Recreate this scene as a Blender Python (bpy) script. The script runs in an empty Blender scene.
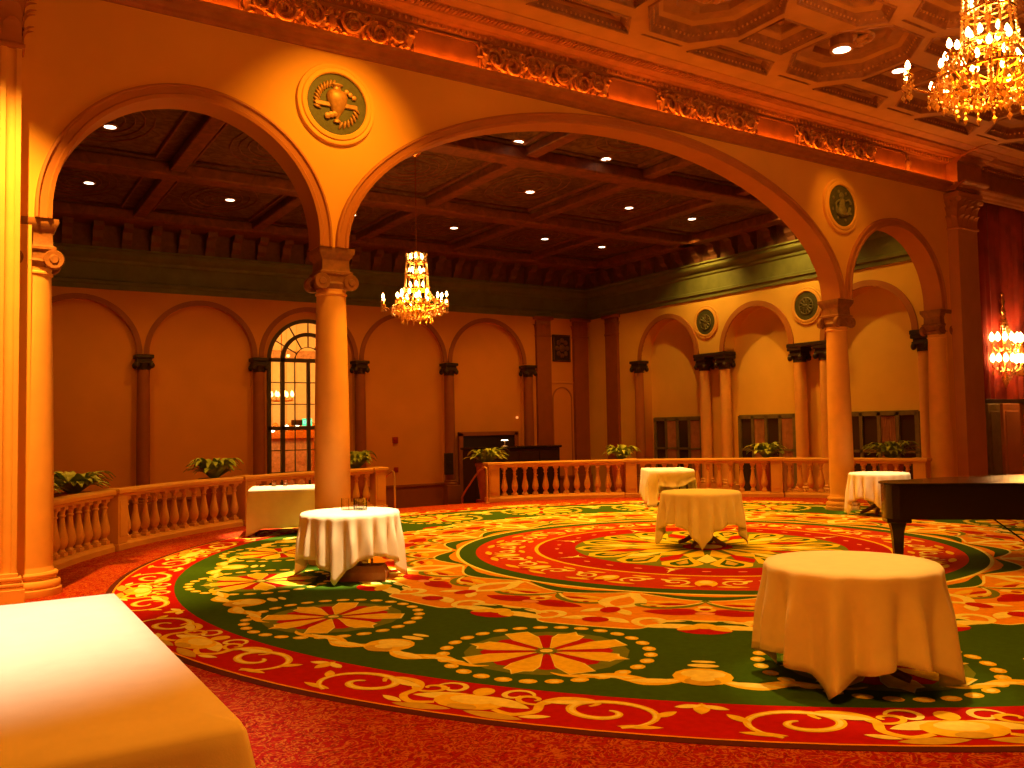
import bpy, bmesh, math, random
from math import pi, sin, cos, radians, sqrt, atan2, hypot
from mathutils import Matrix, Vector
random.seed(7)
SC = bpy.context.scene
COL = SC.collection

# ------------------------------------------------------------------ materials
def lin(c):
    return tuple(((v/255.0)/12.92 if v/255.0 <= .04045 else ((v/255.0+.055)/1.055)**2.4) for v in c)

def mat(name, col, rough=.6, metal=0.0, vary=0.0, vscale=6.0, bump=0.0, bscale=40.0, col2=None, emit=None, estr=0.0,
        trans=0.0, ior=1.45, coat=0.0, spec=.5, sheen=0.0, distort=0.0, contrast=None):
    m = bpy.data.materials.new(name); m.use_nodes = True
    nt = m.node_tree; b = nt.nodes['Principled BSDF']
    b.inputs['Base Color'].default_value = (*col, 1)
    b.inputs['Roughness'].default_value = rough
    b.inputs['Metallic'].default_value = metal
    b.inputs['IOR'].default_value = ior
    b.inputs['Transmission Weight'].default_value = trans
    b.inputs['Coat Weight'].default_value = coat
    b.inputs['Specular IOR Level'].default_value = spec
    b.inputs['Sheen Weight'].default_value = sheen
    if emit:
        b.inputs['Emission Color'].default_value = (*emit, 1)
        b.inputs['Emission Strength'].default_value = estr
    if vary or col2 or bump:
        tc = nt.nodes.new('ShaderNodeTexCoord')
    if vary or col2:
        nz = nt.nodes.new('ShaderNodeTexNoise'); nz.inputs['Scale'].default_value = vscale
        nz.inputs['Detail'].default_value = 5; nz.inputs['Distortion'].default_value = distort
        nt.links.new(tc.outputs['Object'], nz.inputs['Vector'])
        rp = nt.nodes.new('ShaderNodeValToRGB')
        lo, hi = contrast or (.3, .7)
        rp.color_ramp.elements[0].position = lo; rp.color_ramp.elements[1].position = hi
        if col2:
            rp.color_ramp.elements[0].color = (*col, 1); rp.color_ramp.elements[1].color = (*col2, 1)
        else:
            rp.color_ramp.elements[0].color = (*[c*(1-vary) for c in col], 1)
            rp.color_ramp.elements[1].color = (*[min(1, c*(1+vary)) for c in col], 1)
        nt.links.new(nz.outputs['Fac'], rp.inputs['Fac'])
        nt.links.new(rp.outputs['Color'], b.inputs['Base Color'])
    if bump:
        n2 = nt.nodes.new('ShaderNodeTexNoise'); n2.inputs['Scale'].default_value = bscale; n2.inputs['Detail'].default_value = 4
        nt.links.new(tc.outputs['Object'], n2.inputs['Vector'])
        bp = nt.nodes.new('ShaderNodeBump'); bp.inputs['Strength'].default_value = bump; bp.inputs['Distance'].default_value = .02
        nt.links.new(n2.outputs['Fac'], bp.inputs['Height'])
        nt.links.new(bp.outputs['Normal'], b.inputs['Normal'])
    return m

M = {}
M['wall'] = mat('warm_plaster', (.74, .38, .065), .75, vary=.05, vscale=1.2, bump=.05)
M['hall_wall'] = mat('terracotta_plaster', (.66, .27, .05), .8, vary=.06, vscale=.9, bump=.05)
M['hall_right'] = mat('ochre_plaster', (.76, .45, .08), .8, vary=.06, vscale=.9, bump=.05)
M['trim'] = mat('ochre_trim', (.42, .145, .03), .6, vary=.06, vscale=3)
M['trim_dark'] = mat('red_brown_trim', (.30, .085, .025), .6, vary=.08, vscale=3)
M['stone'] = mat('cream_stone', (.80, .42, .12), .55, vary=.06, vscale=4, bump=.06)
M['balu'] = mat('tan_stone', (.66, .34, .09), .55, vary=.06, vscale=4, bump=.06)
M['capital'] = mat('bronzed_capital', (.25, .095, .025), .5, vary=.2, vscale=14, bump=.15)
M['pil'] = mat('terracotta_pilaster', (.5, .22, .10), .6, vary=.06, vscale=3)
M['green'] = mat('olive_cornice', (.14, .15, .045), .6, vary=.15, vscale=3)
M['bracket'] = mat('dark_bracket', (.16, .06, .03), .6, vary=.2, vscale=8)
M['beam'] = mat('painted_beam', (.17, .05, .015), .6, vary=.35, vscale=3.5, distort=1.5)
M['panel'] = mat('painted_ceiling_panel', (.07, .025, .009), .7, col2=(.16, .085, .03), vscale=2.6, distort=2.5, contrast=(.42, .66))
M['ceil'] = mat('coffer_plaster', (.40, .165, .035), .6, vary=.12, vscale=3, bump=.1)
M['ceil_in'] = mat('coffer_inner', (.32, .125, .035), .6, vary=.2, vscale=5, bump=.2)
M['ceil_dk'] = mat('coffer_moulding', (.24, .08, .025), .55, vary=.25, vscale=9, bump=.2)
M['corn'] = mat('gilded_cornice', (.36, .12, .032), .5, vary=.15, vscale=6, bump=.1)
M['relief'] = mat('gilded_relief', (.46, .19, .05), .38, metal=.25, vary=.3, vscale=20, bump=.2)
M['med_bg'] = mat('verdigris_disc', (.07, .068, .02), .6, vary=.2, vscale=20, bump=.2)
M['med_fg'] = mat('bronze_relief', (.36, .18, .05), .45, metal=.2, vary=.2, vscale=20)
M['med_dk'] = mat('grey_green_relief', (.16, .14, .05), .5, vary=.2, vscale=20)
M['cloth'] = mat('white_linen', (.86, .79, .62), .85, vary=.03, vscale=10, bump=.06, bscale=160, sheen=.15)
M['wood'] = mat('dark_table_wood', (.16, .065, .03), .45, vary=.3, vscale=8)
M['brown'] = mat('brown_case', (.32, .12, .045), .5, vary=.25, vscale=7)
M['black'] = mat('black_lacquer', (.010, .007, .006), .22, coat=.15)
M['blackmatte'] = mat('black_wood', (.035, .016, .010), .5, vary=.2)
M['ivory'] = mat('ivory_key', (.8, .74, .6), .35)
M['brass'] = mat('brass', (.80, .50, .18), .42, metal=1.0)
M['leaf'] = mat('fern_leaf', (.16, .24, .03), .5, col2=(.42, .52, .08), vscale=9)
M['pot'] = mat('terracotta_pot', (.45, .13, .06), .6, vary=.15)
M['soil'] = mat('soil', (.05, .03, .02), .9)
M['steel'] = mat('steel', (.6, .55, .5), .3, metal=1)
M['redbox'] = mat('red_enamel', (.35, .02, .015), .4)
M['drape'] = mat('dark_red_drape', (.22, .018, .012), .75, vary=.3, vscale=2.5)
M['dooroak'] = mat('olive_door_wood', (.17, .13, .05), .5, vary=.2)
M['darkglass'] = mat('dark_door_glass', (.05, .03, .018), .06, coat=.4)
M['curtain'] = mat('brown_curtain', (.36, .15, .07), .85, vary=.2, vscale=5)
M['muntin'] = mat('dark_window_bar', (.06, .04, .022), .5)
M['glass'] = mat('clear_glass', (1, 1, 1), .02, trans=1.0, ior=1.45)
M['lobby'] = mat('lobby_plaster', (.82, .62, .34), .7, vary=.06)
M['lobby_dk'] = mat('lobby_ornament', (.5, .25, .10), .5, vary=.3, vscale=9)
M['gold'] = mat('gilt_metal', (.86, .52, .15), .22, metal=1.0)
def crystal_mat():
    m = bpy.data.materials.new('amber_crystal'); m.use_nodes = True; nt = m.node_tree
    for n in list(nt.nodes): nt.nodes.remove(n)
    o = nt.nodes.new('ShaderNodeOutputMaterial'); t = nt.nodes.new('ShaderNodeBsdfTranslucent'); g = nt.nodes.new('ShaderNodeBsdfGlossy'); x = nt.nodes.new('ShaderNodeMixShader')
    t.inputs['Color'].default_value = (1, .78, .40, 1); g.inputs['Color'].default_value = (1, .85, .55, 1); g.inputs['Roughness'].default_value = .12
    x.inputs[0].default_value = .4
    nt.links.new(t.outputs[0], x.inputs[1]); nt.links.new(g.outputs[0], x.inputs[2]); nt.links.new(x.outputs[0], o.inputs[0])
    return m
M['crystal'] = crystal_mat()
M['bulb'] = mat('candle_bulb', (1, .8, .5), .4, emit=(1, .55, .16), estr=45)
M['bulbbig'] = mat('candle_bulb_small_room', (1, .8, .5), .4, emit=(1, .55, .16), estr=45)
M['lens'] = mat('lamp_lens', (1, .9, .8), .4, emit=(1, .80, .52), estr=6)
M['cove'] = mat('cove_led', (1, .6, .2), .5, emit=(1, .26, .012), estr=34)
M['cove_dim'] = mat('dim_spot', (1, .6, .2), .5, emit=(1, .4, .1), estr=.8)
M['exit'] = mat('exit_green', (.1, .7, .35), .4, emit=(.08, .95, .38), estr=1.3)
M['white'] = mat('white_letter', (.9, .95, .9), .5, emit=(.7, 1, .8), estr=1.2)
# floor carpet
def wall_carpet():
    m = bpy.data.materials.new('red_figured_carpet'); m.use_nodes = True
    nt = m.node_tree; b = nt.nodes['Principled BSDF']; b.inputs['Roughness'].default_value = .95
    b.inputs['Specular IOR Level'].default_value = .1
    N = nt.nodes.new; L = nt.links.new
    tc = N('ShaderNodeTexCoord')
    n1 = N('ShaderNodeTexNoise'); n1.inputs['Scale'].default_value = 7; n1.inputs['Detail'].default_value = 2; n1.inputs['Distortion'].default_value = 3.2
    L(tc.outputs['Object'], n1.inputs['Vector'])
    r1 = N('ShaderNodeValToRGB')
    e = r1.color_ramp.elements
    e[0].position = .46; e[0].color = (.36, .014, .008, 1); e[1].position = .5; e[1].color = (.52, .15, .02, 1)
    x = e.new(.535); x.color = (.52, .15, .02, 1); x = e.new(.575); x.color = (.34, .012, .008, 1)
    L(n1.outputs['Fac'], r1.inputs['Fac'])
    n2 = N('ShaderNodeTexNoise'); n2.inputs['Scale'].default_value = 26; n2.inputs['Detail'].default_value = 3; n2.inputs['Distortion'].default_value = 2
    L(tc.outputs['Object'], n2.inputs['Vector'])
    r2 = N('ShaderNodeValToRGB'); r2.color_ramp.elements[0].position = .52; r2.color_ramp.elements[1].position = .62
    r2.color_ramp.elements[0].color = (1, 1, 1, 1); r2.color_ramp.elements[1].color = (.55, .4, .5, 1)
    L(n2.outputs['Fac'], r2.inputs['Fac'])
    mx = N('ShaderNodeMix'); mx.data_type = 'RGBA'; mx.blend_type = 'MULTIPLY'; mx.inputs[0].default_value = 1
    L(r1.outputs['Color'], mx.inputs[6]); L(r2.outputs['Color'], mx.inputs[7])
    L(mx.outputs[2], b.inputs['Base Color'])
    return m
M['redcarpet'] = wall_carpet()
def yarn(n, c): return mat('yarn_'+n, c, .95, vary=.10, vscale=18, spec=.1)
Y = {'red': yarn('red', (.46, .008, .004)), 'deep': yarn('deep_red', (.40, .008, .005)), 'green': yarn('green', (.045, .125, .008)),
     'olive': yarn('olive', (.17, .24, .02)), 'orange': yarn('orange', (.82, .36, .02)), 'gold': yarn('gold', (.86, .68, .05)),
     'cream': yarn('cream', (.92, .92, .36)), 'dark': yarn('plum', (.10, .022, .016)), 'rust': yarn('rust', (.56, .045, .010)),
     'pink': yarn('pink', (.85, .40, .22)), 'tan': yarn('tan', (.62, .48, .08))}

# ------------------------------------------------------------------ mesh builder
class MB:
    def __init__(s): s.v = []; s.f = []; s.mi = []; s.mats = []; s.cur = 0
    def use(s, m):
        if m not in s.mats: s.mats.append(m)
        s.cur = s.mats.index(m); return s
    def add(s, vs, fs, T=None):
        o = len(s.v)
        if T is not None: vs = [tuple(T @ Vector(p)) for p in vs]
        s.v += [tuple(p) for p in vs]; s.f += [tuple(i+o for i in f) for f in fs]; s.mi += [s.cur]*len(fs)
    def box(s, x0, x1, y0, y1, z0, z1, T=None):
        v = [(x, y, z) for z in (z0, z1) for y in (y0, y1) for x in (x0, x1)]
        s.add(v, [(0, 2, 3, 1), (4, 5, 7, 6), (0, 1, 5, 4), (2, 6, 7, 3), (0, 4, 6, 2), (1, 3, 7, 5)], T)
    def bbox(s, x0, x1, y0, y1, z0, z1, b=.01, T=None):     # box with chamfered long edges, as 3 stacked rings
        pr = [(z0, b), (z0+b, 0), (z1-b, 0), (z1, b)]
        v = []; f = []
        for z, i in pr:
            a0, a1, c0, c1 = x0+i, x1-i, y0+i, y1-i
            v += [(a0, c0, z), (a1, c0, z), (a1, c1, z), (a0, c1, z)]
        for k in range(3):
            for j in range(4): f.append((4*k+j, 4*k+(j+1) % 4, 4*k+4+(j+1) % 4, 4*k+4+j))
        f += [(3, 2, 1, 0), (12, 13, 14, 15)]
        s.add(v, f, T)
    def lathe(s, prof, n=24, T=None, a0=0, a1=2*pi, cap=True):
        full = abs(a1-a0-2*pi) < 1e-6; m = n if full else n+1
        v = []; f = []
        for (r, z) in prof:
            for i in range(m):
                a = a0+(a1-a0)*i/n; v.append((r*cos(a), r*sin(a), z))
        for k in range(len(prof)-1):
            for i in range(n):
                j = (i+1) % m; f.append((k*m+i, k*m+j, (k+1)*m+j, (k+1)*m+i))
        if cap and full:
            if prof[0][0] > 1e-5: f.append(tuple(range(m-1, -1, -1)))
            if prof[-1][0] > 1e-5: f.append(tuple((len(prof)-1)*m+i for i in range(m)))
        s.add(v, f, T)
    def tube(s, pts, rad, n=8, T=None, closed=False):
        pts = [Vector(p) for p in pts]; N = len(pts)
        rs = rad if isinstance(rad, (list, tuple)) else [rad]*N
        v = []; f = []; up = Vector((0, 0, 1)); prev = None
        for i, p in enumerate(pts):
            a = pts[(i-1) % N] if (closed or i > 0) else p; b = pts[(i+1) % N] if (closed or i < N-1) else p
            t = (b-a).normalized() if (b-a).length > 1e-9 else Vector((0, 0, 1))
            if prev is None:
                prev = t.cross(up if abs(t.dot(up)) < .95 else Vector((1, 0, 0))).normalized()
            else:
                prev = (prev-t*prev.dot(t))
                prev = prev.normalized() if prev.length > 1e-6 else t.orthogonal().normalized()
            q = t.cross(prev)
            for k in range(n):
                an = 2*pi*k/n; v.append(tuple(p+(prev*cos(an)+q*sin(an))*rs[i]))
        for i in range(N if closed else N-1):
            j = (i+1) % N
            for k in range(n):
                l = (k+1) % n; f.append((i*n+k, i*n+l, j*n+l, j*n+k))
        if not closed: f += [tuple(range(n-1, -1, -1)), tuple((N-1)*n+k for k in range(n))]
        s.add(v, f, T)
    def prism(s, poly, axis, a, b, T=None):                 # 2-D poly extruded along an axis
        def P(p, t):
            return (t, p[0], p[1]) if axis == 'x' else ((p[0], t, p[1]) if axis == 'y' else (p[0], p[1], t))
        n = len(poly); v = [P(p, a) for p in poly]+[P(p, b) for p in poly]
        f = [(i, (i+1) % n, n+(i+1) % n, n+i) for i in range(n)]
        f += [tuple(range(n-1, -1, -1)), tuple(range(n, 2*n))]
        s.add(v, f, T)
    def sphere(s, c, r, n=8, m=6, sc=(1, 1, 1), T=None):
        prof = [(r*sin(pi*k/m), -r*cos(pi*k/m)) for k in range(m+1)]
        prof[0] = (1e-6, prof[0][1]); prof[-1] = (1e-6, prof[-1][1])
        X = Matrix.Translation(c) @ Matrix.Diagonal((*sc, 1))
        s.lathe(prof, n, (T @ X) if T is not None else X, cap=False)
    def build(s, name, m=None, parent=None, smooth=35, loc=None, mesh_only=False, recalc=True):
        me = bpy.data.meshes.new(name); me.from_pydata(s.v, [], s.f); 
        ms = s.mats if s.mats else [m]
        for q in ms: me.materials.append(q)
        if s.mats:
            for p, i in zip(me.polygons, s.mi): p.material_index = i
        bm = bmesh.new(); bm.from_mesh(me)
        recalc and bmesh.ops.recalc_face_normals(bm, faces=bm.faces); bm.to_mesh(me); bm.free()
        if smooth:
            for p in me.polygons: p.use_smooth = True
            me.set_sharp_from_angle(angle=radians(smooth))
        me.update()
        if mesh_only: return me
        return link(name, me, parent, loc)

def link(name, me, parent=None, loc=None):
    o = bpy.data.objects.new(name, me); COL.objects.link(o)
    if parent: o.parent = parent
    if loc: o.location = loc
    return o
def tag(o, label=None, cat=None, group=None, kind=None):
    if label: o['label'] = label
    if cat: o['category'] = cat
    if group: o['group'] = group
    if kind: o['kind'] = kind
    return o
def thing(name, label, cat, loc=(0, 0, 0), rz=0, group=None, kind=None):
    o = bpy.data.objects.new(name, None); COL.objects.link(o); o.location = loc; o.rotation_euler = (0, 0, rz)
    o.empty_display_size = .1
    return tag(o, label, cat, group, kind)
def structure(o): o['kind'] = 'structure'; return o
def copy_tree(o, parent=None):
    c = o.copy(); COL.objects.link(c)
    if parent: c.parent = parent
    for ch in list(o.children): copy_tree(ch, c)
    return c
def fill2d(outer, holes=(), thick=.1, T=None, name='plate', bevel=0):    # filled 2-D outline with holes, extruded
    cu = bpy.data.curves.new(name, 'CURVE'); cu.dimensions = '2D'; cu.fill_mode = 'BOTH'; cu.extrude = thick/2
    for poly in [outer]+list(holes):
        sp = cu.splines.new('POLY'); sp.points.add(len(poly)-1); sp.use_cyclic_u = True
        for p, q in zip(sp.points, poly): p.co = (q[0], q[1], 0, 1)
    o = bpy.data.objects.new(name, cu); COL.objects.link(o)
    dg = bpy.context.evaluated_depsgraph_get(); me = bpy.data.meshes.new_from_object(o.evaluated_get(dg))
    bpy.data.objects.remove(o); bpy.data.curves.remove(cu)
    if T is not None: me.transform(T)
    me.name = name
    return me
RXZ = Matrix(((1, 0, 0, 0), (0, 0, -1, 0), (0, 1, 0, 0), (0, 0, 0, 1)))   # (x,y)->(x,z), thickness along y
RYZ = Matrix(((0, 0, 1, 0), (1, 0, 0, 0), (0, 1, 0, 0), (0, 0, 0, 1)))    # (x,y)->(y,z), thickness along x
def plate(name, outer, holes, thick, R, at, m, parent=None):
    off = Matrix.Translation((0, at, 0)) if R is RXZ else Matrix.Translation((at, 0, 0))
    me = fill2d(outer, holes, thick, off @ R, name)
    me.materials.clear(); me.materials.append(m)
    return link(name, me, parent)

# ------------------------------------------------------------------ camera
F, YAW, PITCH, ROLL, EYE = 865.0, radians(32.56), radians(2.88), radians(-1.05), 1.68
def camera():
    f = Vector((sin(YAW)*cos(PITCH), cos(YAW)*cos(PITCH), sin(PITCH))); r = Vector((cos(YAW), -sin(YAW), 0)); u = r.cross(f)
    r2 = r*cos(ROLL)+u*sin(ROLL); u2 = u*cos(ROLL)-r*sin(ROLL)
    cam = bpy.data.cameras.new('camera'); o = bpy.data.objects.new('camera', cam); COL.objects.link(o)
    m = Matrix((r2, u2, -f)).transposed().to_4x4(); m.translation = (0, 0, EYE); o.matrix_world = m
    cam.sensor_fit = 'HORIZONTAL'; cam.sensor_width = 36; cam.lens = 36*F/1024; cam.clip_start = .05; cam.clip_end = 200
    SC.camera = o
camera()

# ------------------------------------------------------------------ key dimensions
C0 = (8.62, 8.62)                      # centre of the carpet and of the balustrade
AY0, AY1 = 10.40, 10.75                # arcade wall
CX = {'A': .62, 'B': 3.98, 'C': 14.20, 'D': 17.56}
SPR = 4.01
BACKY, RIGHTX, HFLOOR, HCEIL = 27.2, 21.0, -1.2, 7.85
FCEIL = 7.30

def arc(cx, cz, a, b, t0, t1, n):
    return [(cx+a*cos(t0+(t1-t0)*i/n), cz+b*sin(t0+(t1-t0)*i/n)) for i in range(n+1)]

# ------------------------------------------------------------------ floors
o = MB(); n = 96; R_PL = 9.35
pts = [(-7, -7), (27, -7), (27, 10.75), (19.5, 10.75)]
t0 = math.asin((10.75-C0[1])/R_PL)
opn0, opn1 = radians(79.6), radians(97.2)
R_OP = 8.42
def ringpts(r, a, b, n): return [(C0[0]+r*cos(a+(b-a)*i/n), C0[1]+r*sin(a+(b-a)*i/n)) for i in range(n+1)]
pts += ringpts(R_PL, t0, opn0, 40)+ringpts(R_OP, opn0, opn1, 12)+ringpts(R_PL, opn1, pi-t0, 40)+[(-7, 10.75)]
me = fill2d(pts, (), 1.2, Matrix.Translation((0, 0, -.6)), 'floor'); me.materials.clear(); me.materials.append(M['redcarpet'])
structure(link('floor', me))
o = MB(); o.box(-9, 23, 10.7, 35, HFLOOR-.1, HFLOOR); structure(o.build('floor_hall', M['redcarpet'], smooth=0))
o = MB()
for k in range(6):
    r0, r1 = R_OP+.16*k, R_OP+.16*(k+1)+.0; z = -.17*(k+1)
    n = 10; v = []; f = []
    for i in range(n+1):
        a = opn0+(opn1-opn0)*i/n
        for (r, zz) in ((r0+.001, HFLOOR), (r0+.001, z), (r1, z), (r1, HFLOOR)): v.append((C0[0]+r*cos(a), C0[1]+r*sin(a), zz))
    for i in range(n):
        for j in range(4): f.append((4*i+j, 4*i+(j+1) % 4, 4*i+4+(j+1) % 4, 4*i+4+j))
    o.add(v, f)
structure(o.build('floor_steps', M['redcarpet'], smooth=0))

# ------------------------------------------------------------------ patterned round carpet
class Carpet(MB):
    Z0 = .005; DZ = .0009
    def z(s, l):
        s.cnt = getattr(s, 'cnt', 0)+1
        return s.Z0+l*s.DZ+(s.cnt % 40)*2e-5
    def poly(s, pts, l, m):
        s.use(Y[m]); z = s.z(l); s.add([(p[0], p[1], z) for p in pts], [tuple(range(len(pts)))])
    def strip(s, A, B, l, m):
        s.use(Y[m]); z = s.z(l); n = len(A)
        s.add([(p[0], p[1], z) for p in A]+[(p[0], p[1], z) for p in B], [(i, i+1, n+i+1, n+i) for i in range(n-1)])
    def ring(s, r0, r1, l, m, n=144):
        A = [(C0[0]+r0*cos(2*pi*i/n), C0[1]+r0*sin(2*pi*i/n)) for i in range(n+1)]
        B = [(C0[0]+r1*cos(2*pi*i/n), C0[1]+r1*sin(2*pi*i/n)) for i in range(n+1)]
        s.strip(A, B, l, m)
cp = Carpet()
def PW(th, du, r):           # polar: offset du (metres along the arc at radius r) from angle th
    a = th+du/r; return (C0[0]+r*cos(a), C0[1]+r*sin(a))
def ribbon(th, pts, w, l, m, mirror=1):
    """pts in (u, r); w width list; offsets computed in the flat frame"""
    if len(pts) < 14:        # smooth the hand-set points
        q = [pts[0]]+list(pts)+[pts[-1]]; P2 = []; W2 = []
        for i in range(1, len(q)-2):
            for k in range(5):
                t = k/5; c = []
                for e in (0, 1):
                    a, b, d, f = q[i-1][e], q[i][e], q[i+1][e], q[i+2][e]
                    c.append(.5*(2*b+(d-a)*t+(2*a-5*b+4*d-f)*t*t+(3*b-a-3*d+f)*t**3))
                P2.append(tuple(c)); W2.append(w[i-1]+(w[i]-w[i-1])*t)
        P2.append(pts[-1]); W2.append(w[-1]); pts, w = P2, W2
    n = len(pts); A = []; B = []
    for i, (u, r) in enumerate(pts):
        a = pts[max(0, i-1)]; b = pts[min(n-1, i+1)]
        dx, dy = b[0]-a[0], b[1]-a[1]; L = hypot(dx, dy) or 1
        nx, ny = -dy/L, dx/L; h = w[i]/2
        A.append(PW(th, mirror*(u+nx*h), r+ny*h)); B.append(PW(th, mirror*(u-nx*h), r-ny*h))
    cp.strip(A, B, l, m)
def taper(n, w, e=.25): return [w*(e+(1-e)*sin(pi*min(1, (i+.6)/(n-1+.6)))**.6) for i in range(n)]
def spiral(cx, cr, r0, r1, a0, turns, n=22, us=1.0):
    return [(cx+us*(r0+(r1-r0)*i/n)*cos(a0+turns*2*pi*i/n), cr+(r0+(r1-r0)*i/n)*sin(a0+turns*2*pi*i/n)) for i in range(n+1)]
def leaf(th, u, r, L, W, ang, l, m, mirror=1, n=10):
    P = []
    for i in range(n+1):
        t = i/n; P.append((t*L, W/2*sin(pi*t)**.8))
    for i in range(n-1, 0, -1):
        t = i/n; P.append((t*L, -W/2*sin(pi*t)**.8))
    ca, sa = cos(ang), sin(ang)
    cp.poly([PW(th, mirror*(u+x*ca-y*sa), r+x*sa+y*ca) for x, y in P], l, m)
def disc(th, u, r, a, b, l, m, n=14, mirror=1):
    cp.poly([PW(th, mirror*(u+a*cos(2*pi*i/n)), r+b*sin(2*pi*i/n)) for i in range(n)], l, m)
# slab and rings
cp.use(Y['dark']); cp.lathe([(7.46, 0), (7.46, .003), (7.44, .004)], 144, Matrix.Translation((C0[0], C0[1], 0)))
cp.ring(6.78, 7.38, 1, 'red'); cp.ring(7.375, 7.395, 1, 'orange')
cp.ring(4.3, 6.78, 1, 'green'); cp.ring(3.16, 3.38, 1, 'green'); cp.ring(3.38, 3.425, 2, 'cream')
cp.ring(2.36, 3.16, 1, 'rust'); cp.ring(2.31, 2.36, 2, 'gold'); cp.ring(1.80, 2.31, 1, 'deep'); cp.ring(0, 1.80, 1, 'olive')
STEP = 2*pi/16; TH0 = radians(-146.75)
def bound(d):                # orange/green boundary radius, d = degrees from flower axis
    d = abs(d); t = min(1, max(0, (d-4.6)/4.0)); t = t*t*(3-2*t); return 4.97-.42*t
for k in range(16):
    th = TH0+k*STEP
    A = [PW(th+radians(-11.25+22.5*i/30), 0, 3.425) for i in range(31)]
    B = [PW(th+radians(-11.25+22.5*i/30), 0, bound(-11.25+22.5*i/30)) for i in range(31)]
    B2 = [PW(th+radians(-11.25+22.5*i/30), 0, bound(-11.25+22.5*i/30)+.028) for i in range(31)]
    cp.strip(A, B, 2, 'orange'); cp.strip(B, B2, 2, 'cream')
for k in range(16):
    th = TH0+k*STEP; tm = th+STEP/2
    # --- flower in an olive octagon
    R = 5.87
    fx, fy = C0[0]+R*cos(th), C0[1]+R*sin(th)
    def FP(u, v): return (fx-u*sin(th)+v*cos(th), fy+u*cos(th)+v*sin(th))
    cp.poly([FP(.62*cos(pi*i/8), .62*sin(pi*i/8)) for i in range(16)], 2, 'olive')
    for i in range(8):
        a = i*pi/4; ca, sa = cos(a), sin(a)
        def Q(x, y): return FP(x*ca-y*sa, x*sa+y*ca)
        if i % 2 == 0:
            K = [(.06, 0), (.40, -.115), (.53, -.115), (.555, -.05), (.645, 0), (.555, .05), (.53, .115), (.40, .115)]
        else:
            K = [(.06, 0), (.42, -.115), (.63, -.10), (.63, .10), (.42, .115)]
        cp.poly([Q(*p) for p in K], 4, 'cream'); cp.poly([Q(p[0]*.955+.01, p[1]*.9) for p in K], 5, 'gold')
        b = a+pi/8; ca2, sa2 = cos(b), sin(b)
        K = [(.06, 0), (.30, -.09), (.46, -.10), (.50, 0), (.46, .10), (.30, .09)]
        cp.poly([FP(x*ca2-y*sa2, x*sa2+y*ca2) for x, y in K], 3, 'red')
    cp.poly([FP(.085*cos(2*pi*i/12), .085*sin(2*pi*i/12)) for i in range(12)], 6, 'olive')
    cp.poly([FP(.05*cos(2*pi*i/12), .05*sin(2*pi*i/12)) for i in range(12)], 7, 'cream')
    for i in range(28):
        a = 2*pi*i/28; ca, sa = cos(a), sin(a)
        cp.poly([FP(.77*ca+.066*cos(2*pi*j/10)*-sa*.98+.052*sin(2*pi*j/10)*ca, .77*sa+.066*cos(2*pi*j/10)*ca+.052*sin(2*pi*j/10)*sa) for j in range(10)], 3, 'gold')
        cp.poly([FP(.772*ca+.034*cos(2*pi*j/10)*-sa+.024*sin(2*pi*j/10)*ca, .772*sa+.034*cos(2*pi*j/10)*ca+.024*sin(2*pi*j/10)*sa) for j in range(10)], 4, 'cream')
    # --- winged motif between the flowers
    disc(tm, 0, 5.87, .085, .032, 3, 'cream'); disc(tm, 0, 5.97, .11, .045, 3, 'cream')
    disc(tm, 0, 6.24, .20, .20, 4, 'gold'); disc(tm, 0, 6.18, .15, .10, 5, 'cream'); disc(tm, 0, 6.36, .12, .09, 6, 'tan'); disc(tm, 0, 6.30, .08, .06, 7, 'cream')
    for s in (1, -1):
        ribbon(tm, [(.12, 6.32), (.24, 6.40), (.36, 6.42), (.46, 6.37), (.58, 6.33), (.75, 6.39), (.92, 6.42), (1.02, 6.38)], [.06, .12, .15, .14, .11, .08, .05, .01], 3, 'gold', s)
        leaf(tm, .14, 6.36, .36, .10, .18, 4, 'cream', s); leaf(tm, .42, 6.36, .4, .06, .0, 4, 'cream', s)
    # --- inner motif: lotus with volutes on the scalloped edge
    disc(tm, 0, 4.90, .23, .16, 3, 'red')
    for s in (1, -1):
        leaf(tm, 0, 4.78, .50, .17, .12, 4, 'cream', s); leaf(tm, 0, 4.74, .30, .14, .75, 4, 'gold', s)
        ribbon(tm, spiral(.42, 4.68, .22, .05, 2.2, -1.0), taper(23, .075), 4, 'cream', s)
        leaf(tm, .15, 4.62, .30, .08, .15, 5, 'cream', s)
    disc(tm, 0, 4.78, .10, .10, 5, 'gold'); disc(tm, 0, 4.60, .11, .035, 5, 'cream')
    # --- orange field: red lotus, green curls, cream ribbons
    for s in (1, -1):
        leaf(tm, 0, 4.26, .56, .24, .05, 3, 'red', s); leaf(tm, 0, 4.30, .34, .2, -.5, 3, 'red', s); leaf(tm, .05, 4.2, .4, .14, .45, 3, 'deep', s)
        ribbon(tm, [(.0, 3.72), (.08, 3.92), (.22, 4.05), (.42, 4.12), (.58, 4.08), (.62, 4.0), (.54, 3.96)], taper(7, .07, .4), 4, 'olive', s)
        ribbon(tm, [(.02, 3.80), (.18, 3.96), (.36, 4.02), (.5, 3.98)], taper(4, .035, .4), 5, 'cream', s)
        leaf(tm, .12, 3.92, .34, .11, .1, 3, 'red', s)
    disc(tm, 0, 4.13, .10, .09, 5, 'gold'); disc(tm, 0, 4.12, .05, .05, 6, 'red'); disc(tm, 0, 4.29, .09, .06, 5, 'pink'); disc(tm, 0, 4.02, .07, .05, 5, 'cream')
    ribbon(tm, [(-.62, 3.44), (-.4, 3.52), (-.2, 3.60), (0, 3.63), (.2, 3.60), (.4, 3.52), (.62, 3.44)], [.01, .10, .17, .22, .17, .10, .01], 3, 'green')
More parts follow.
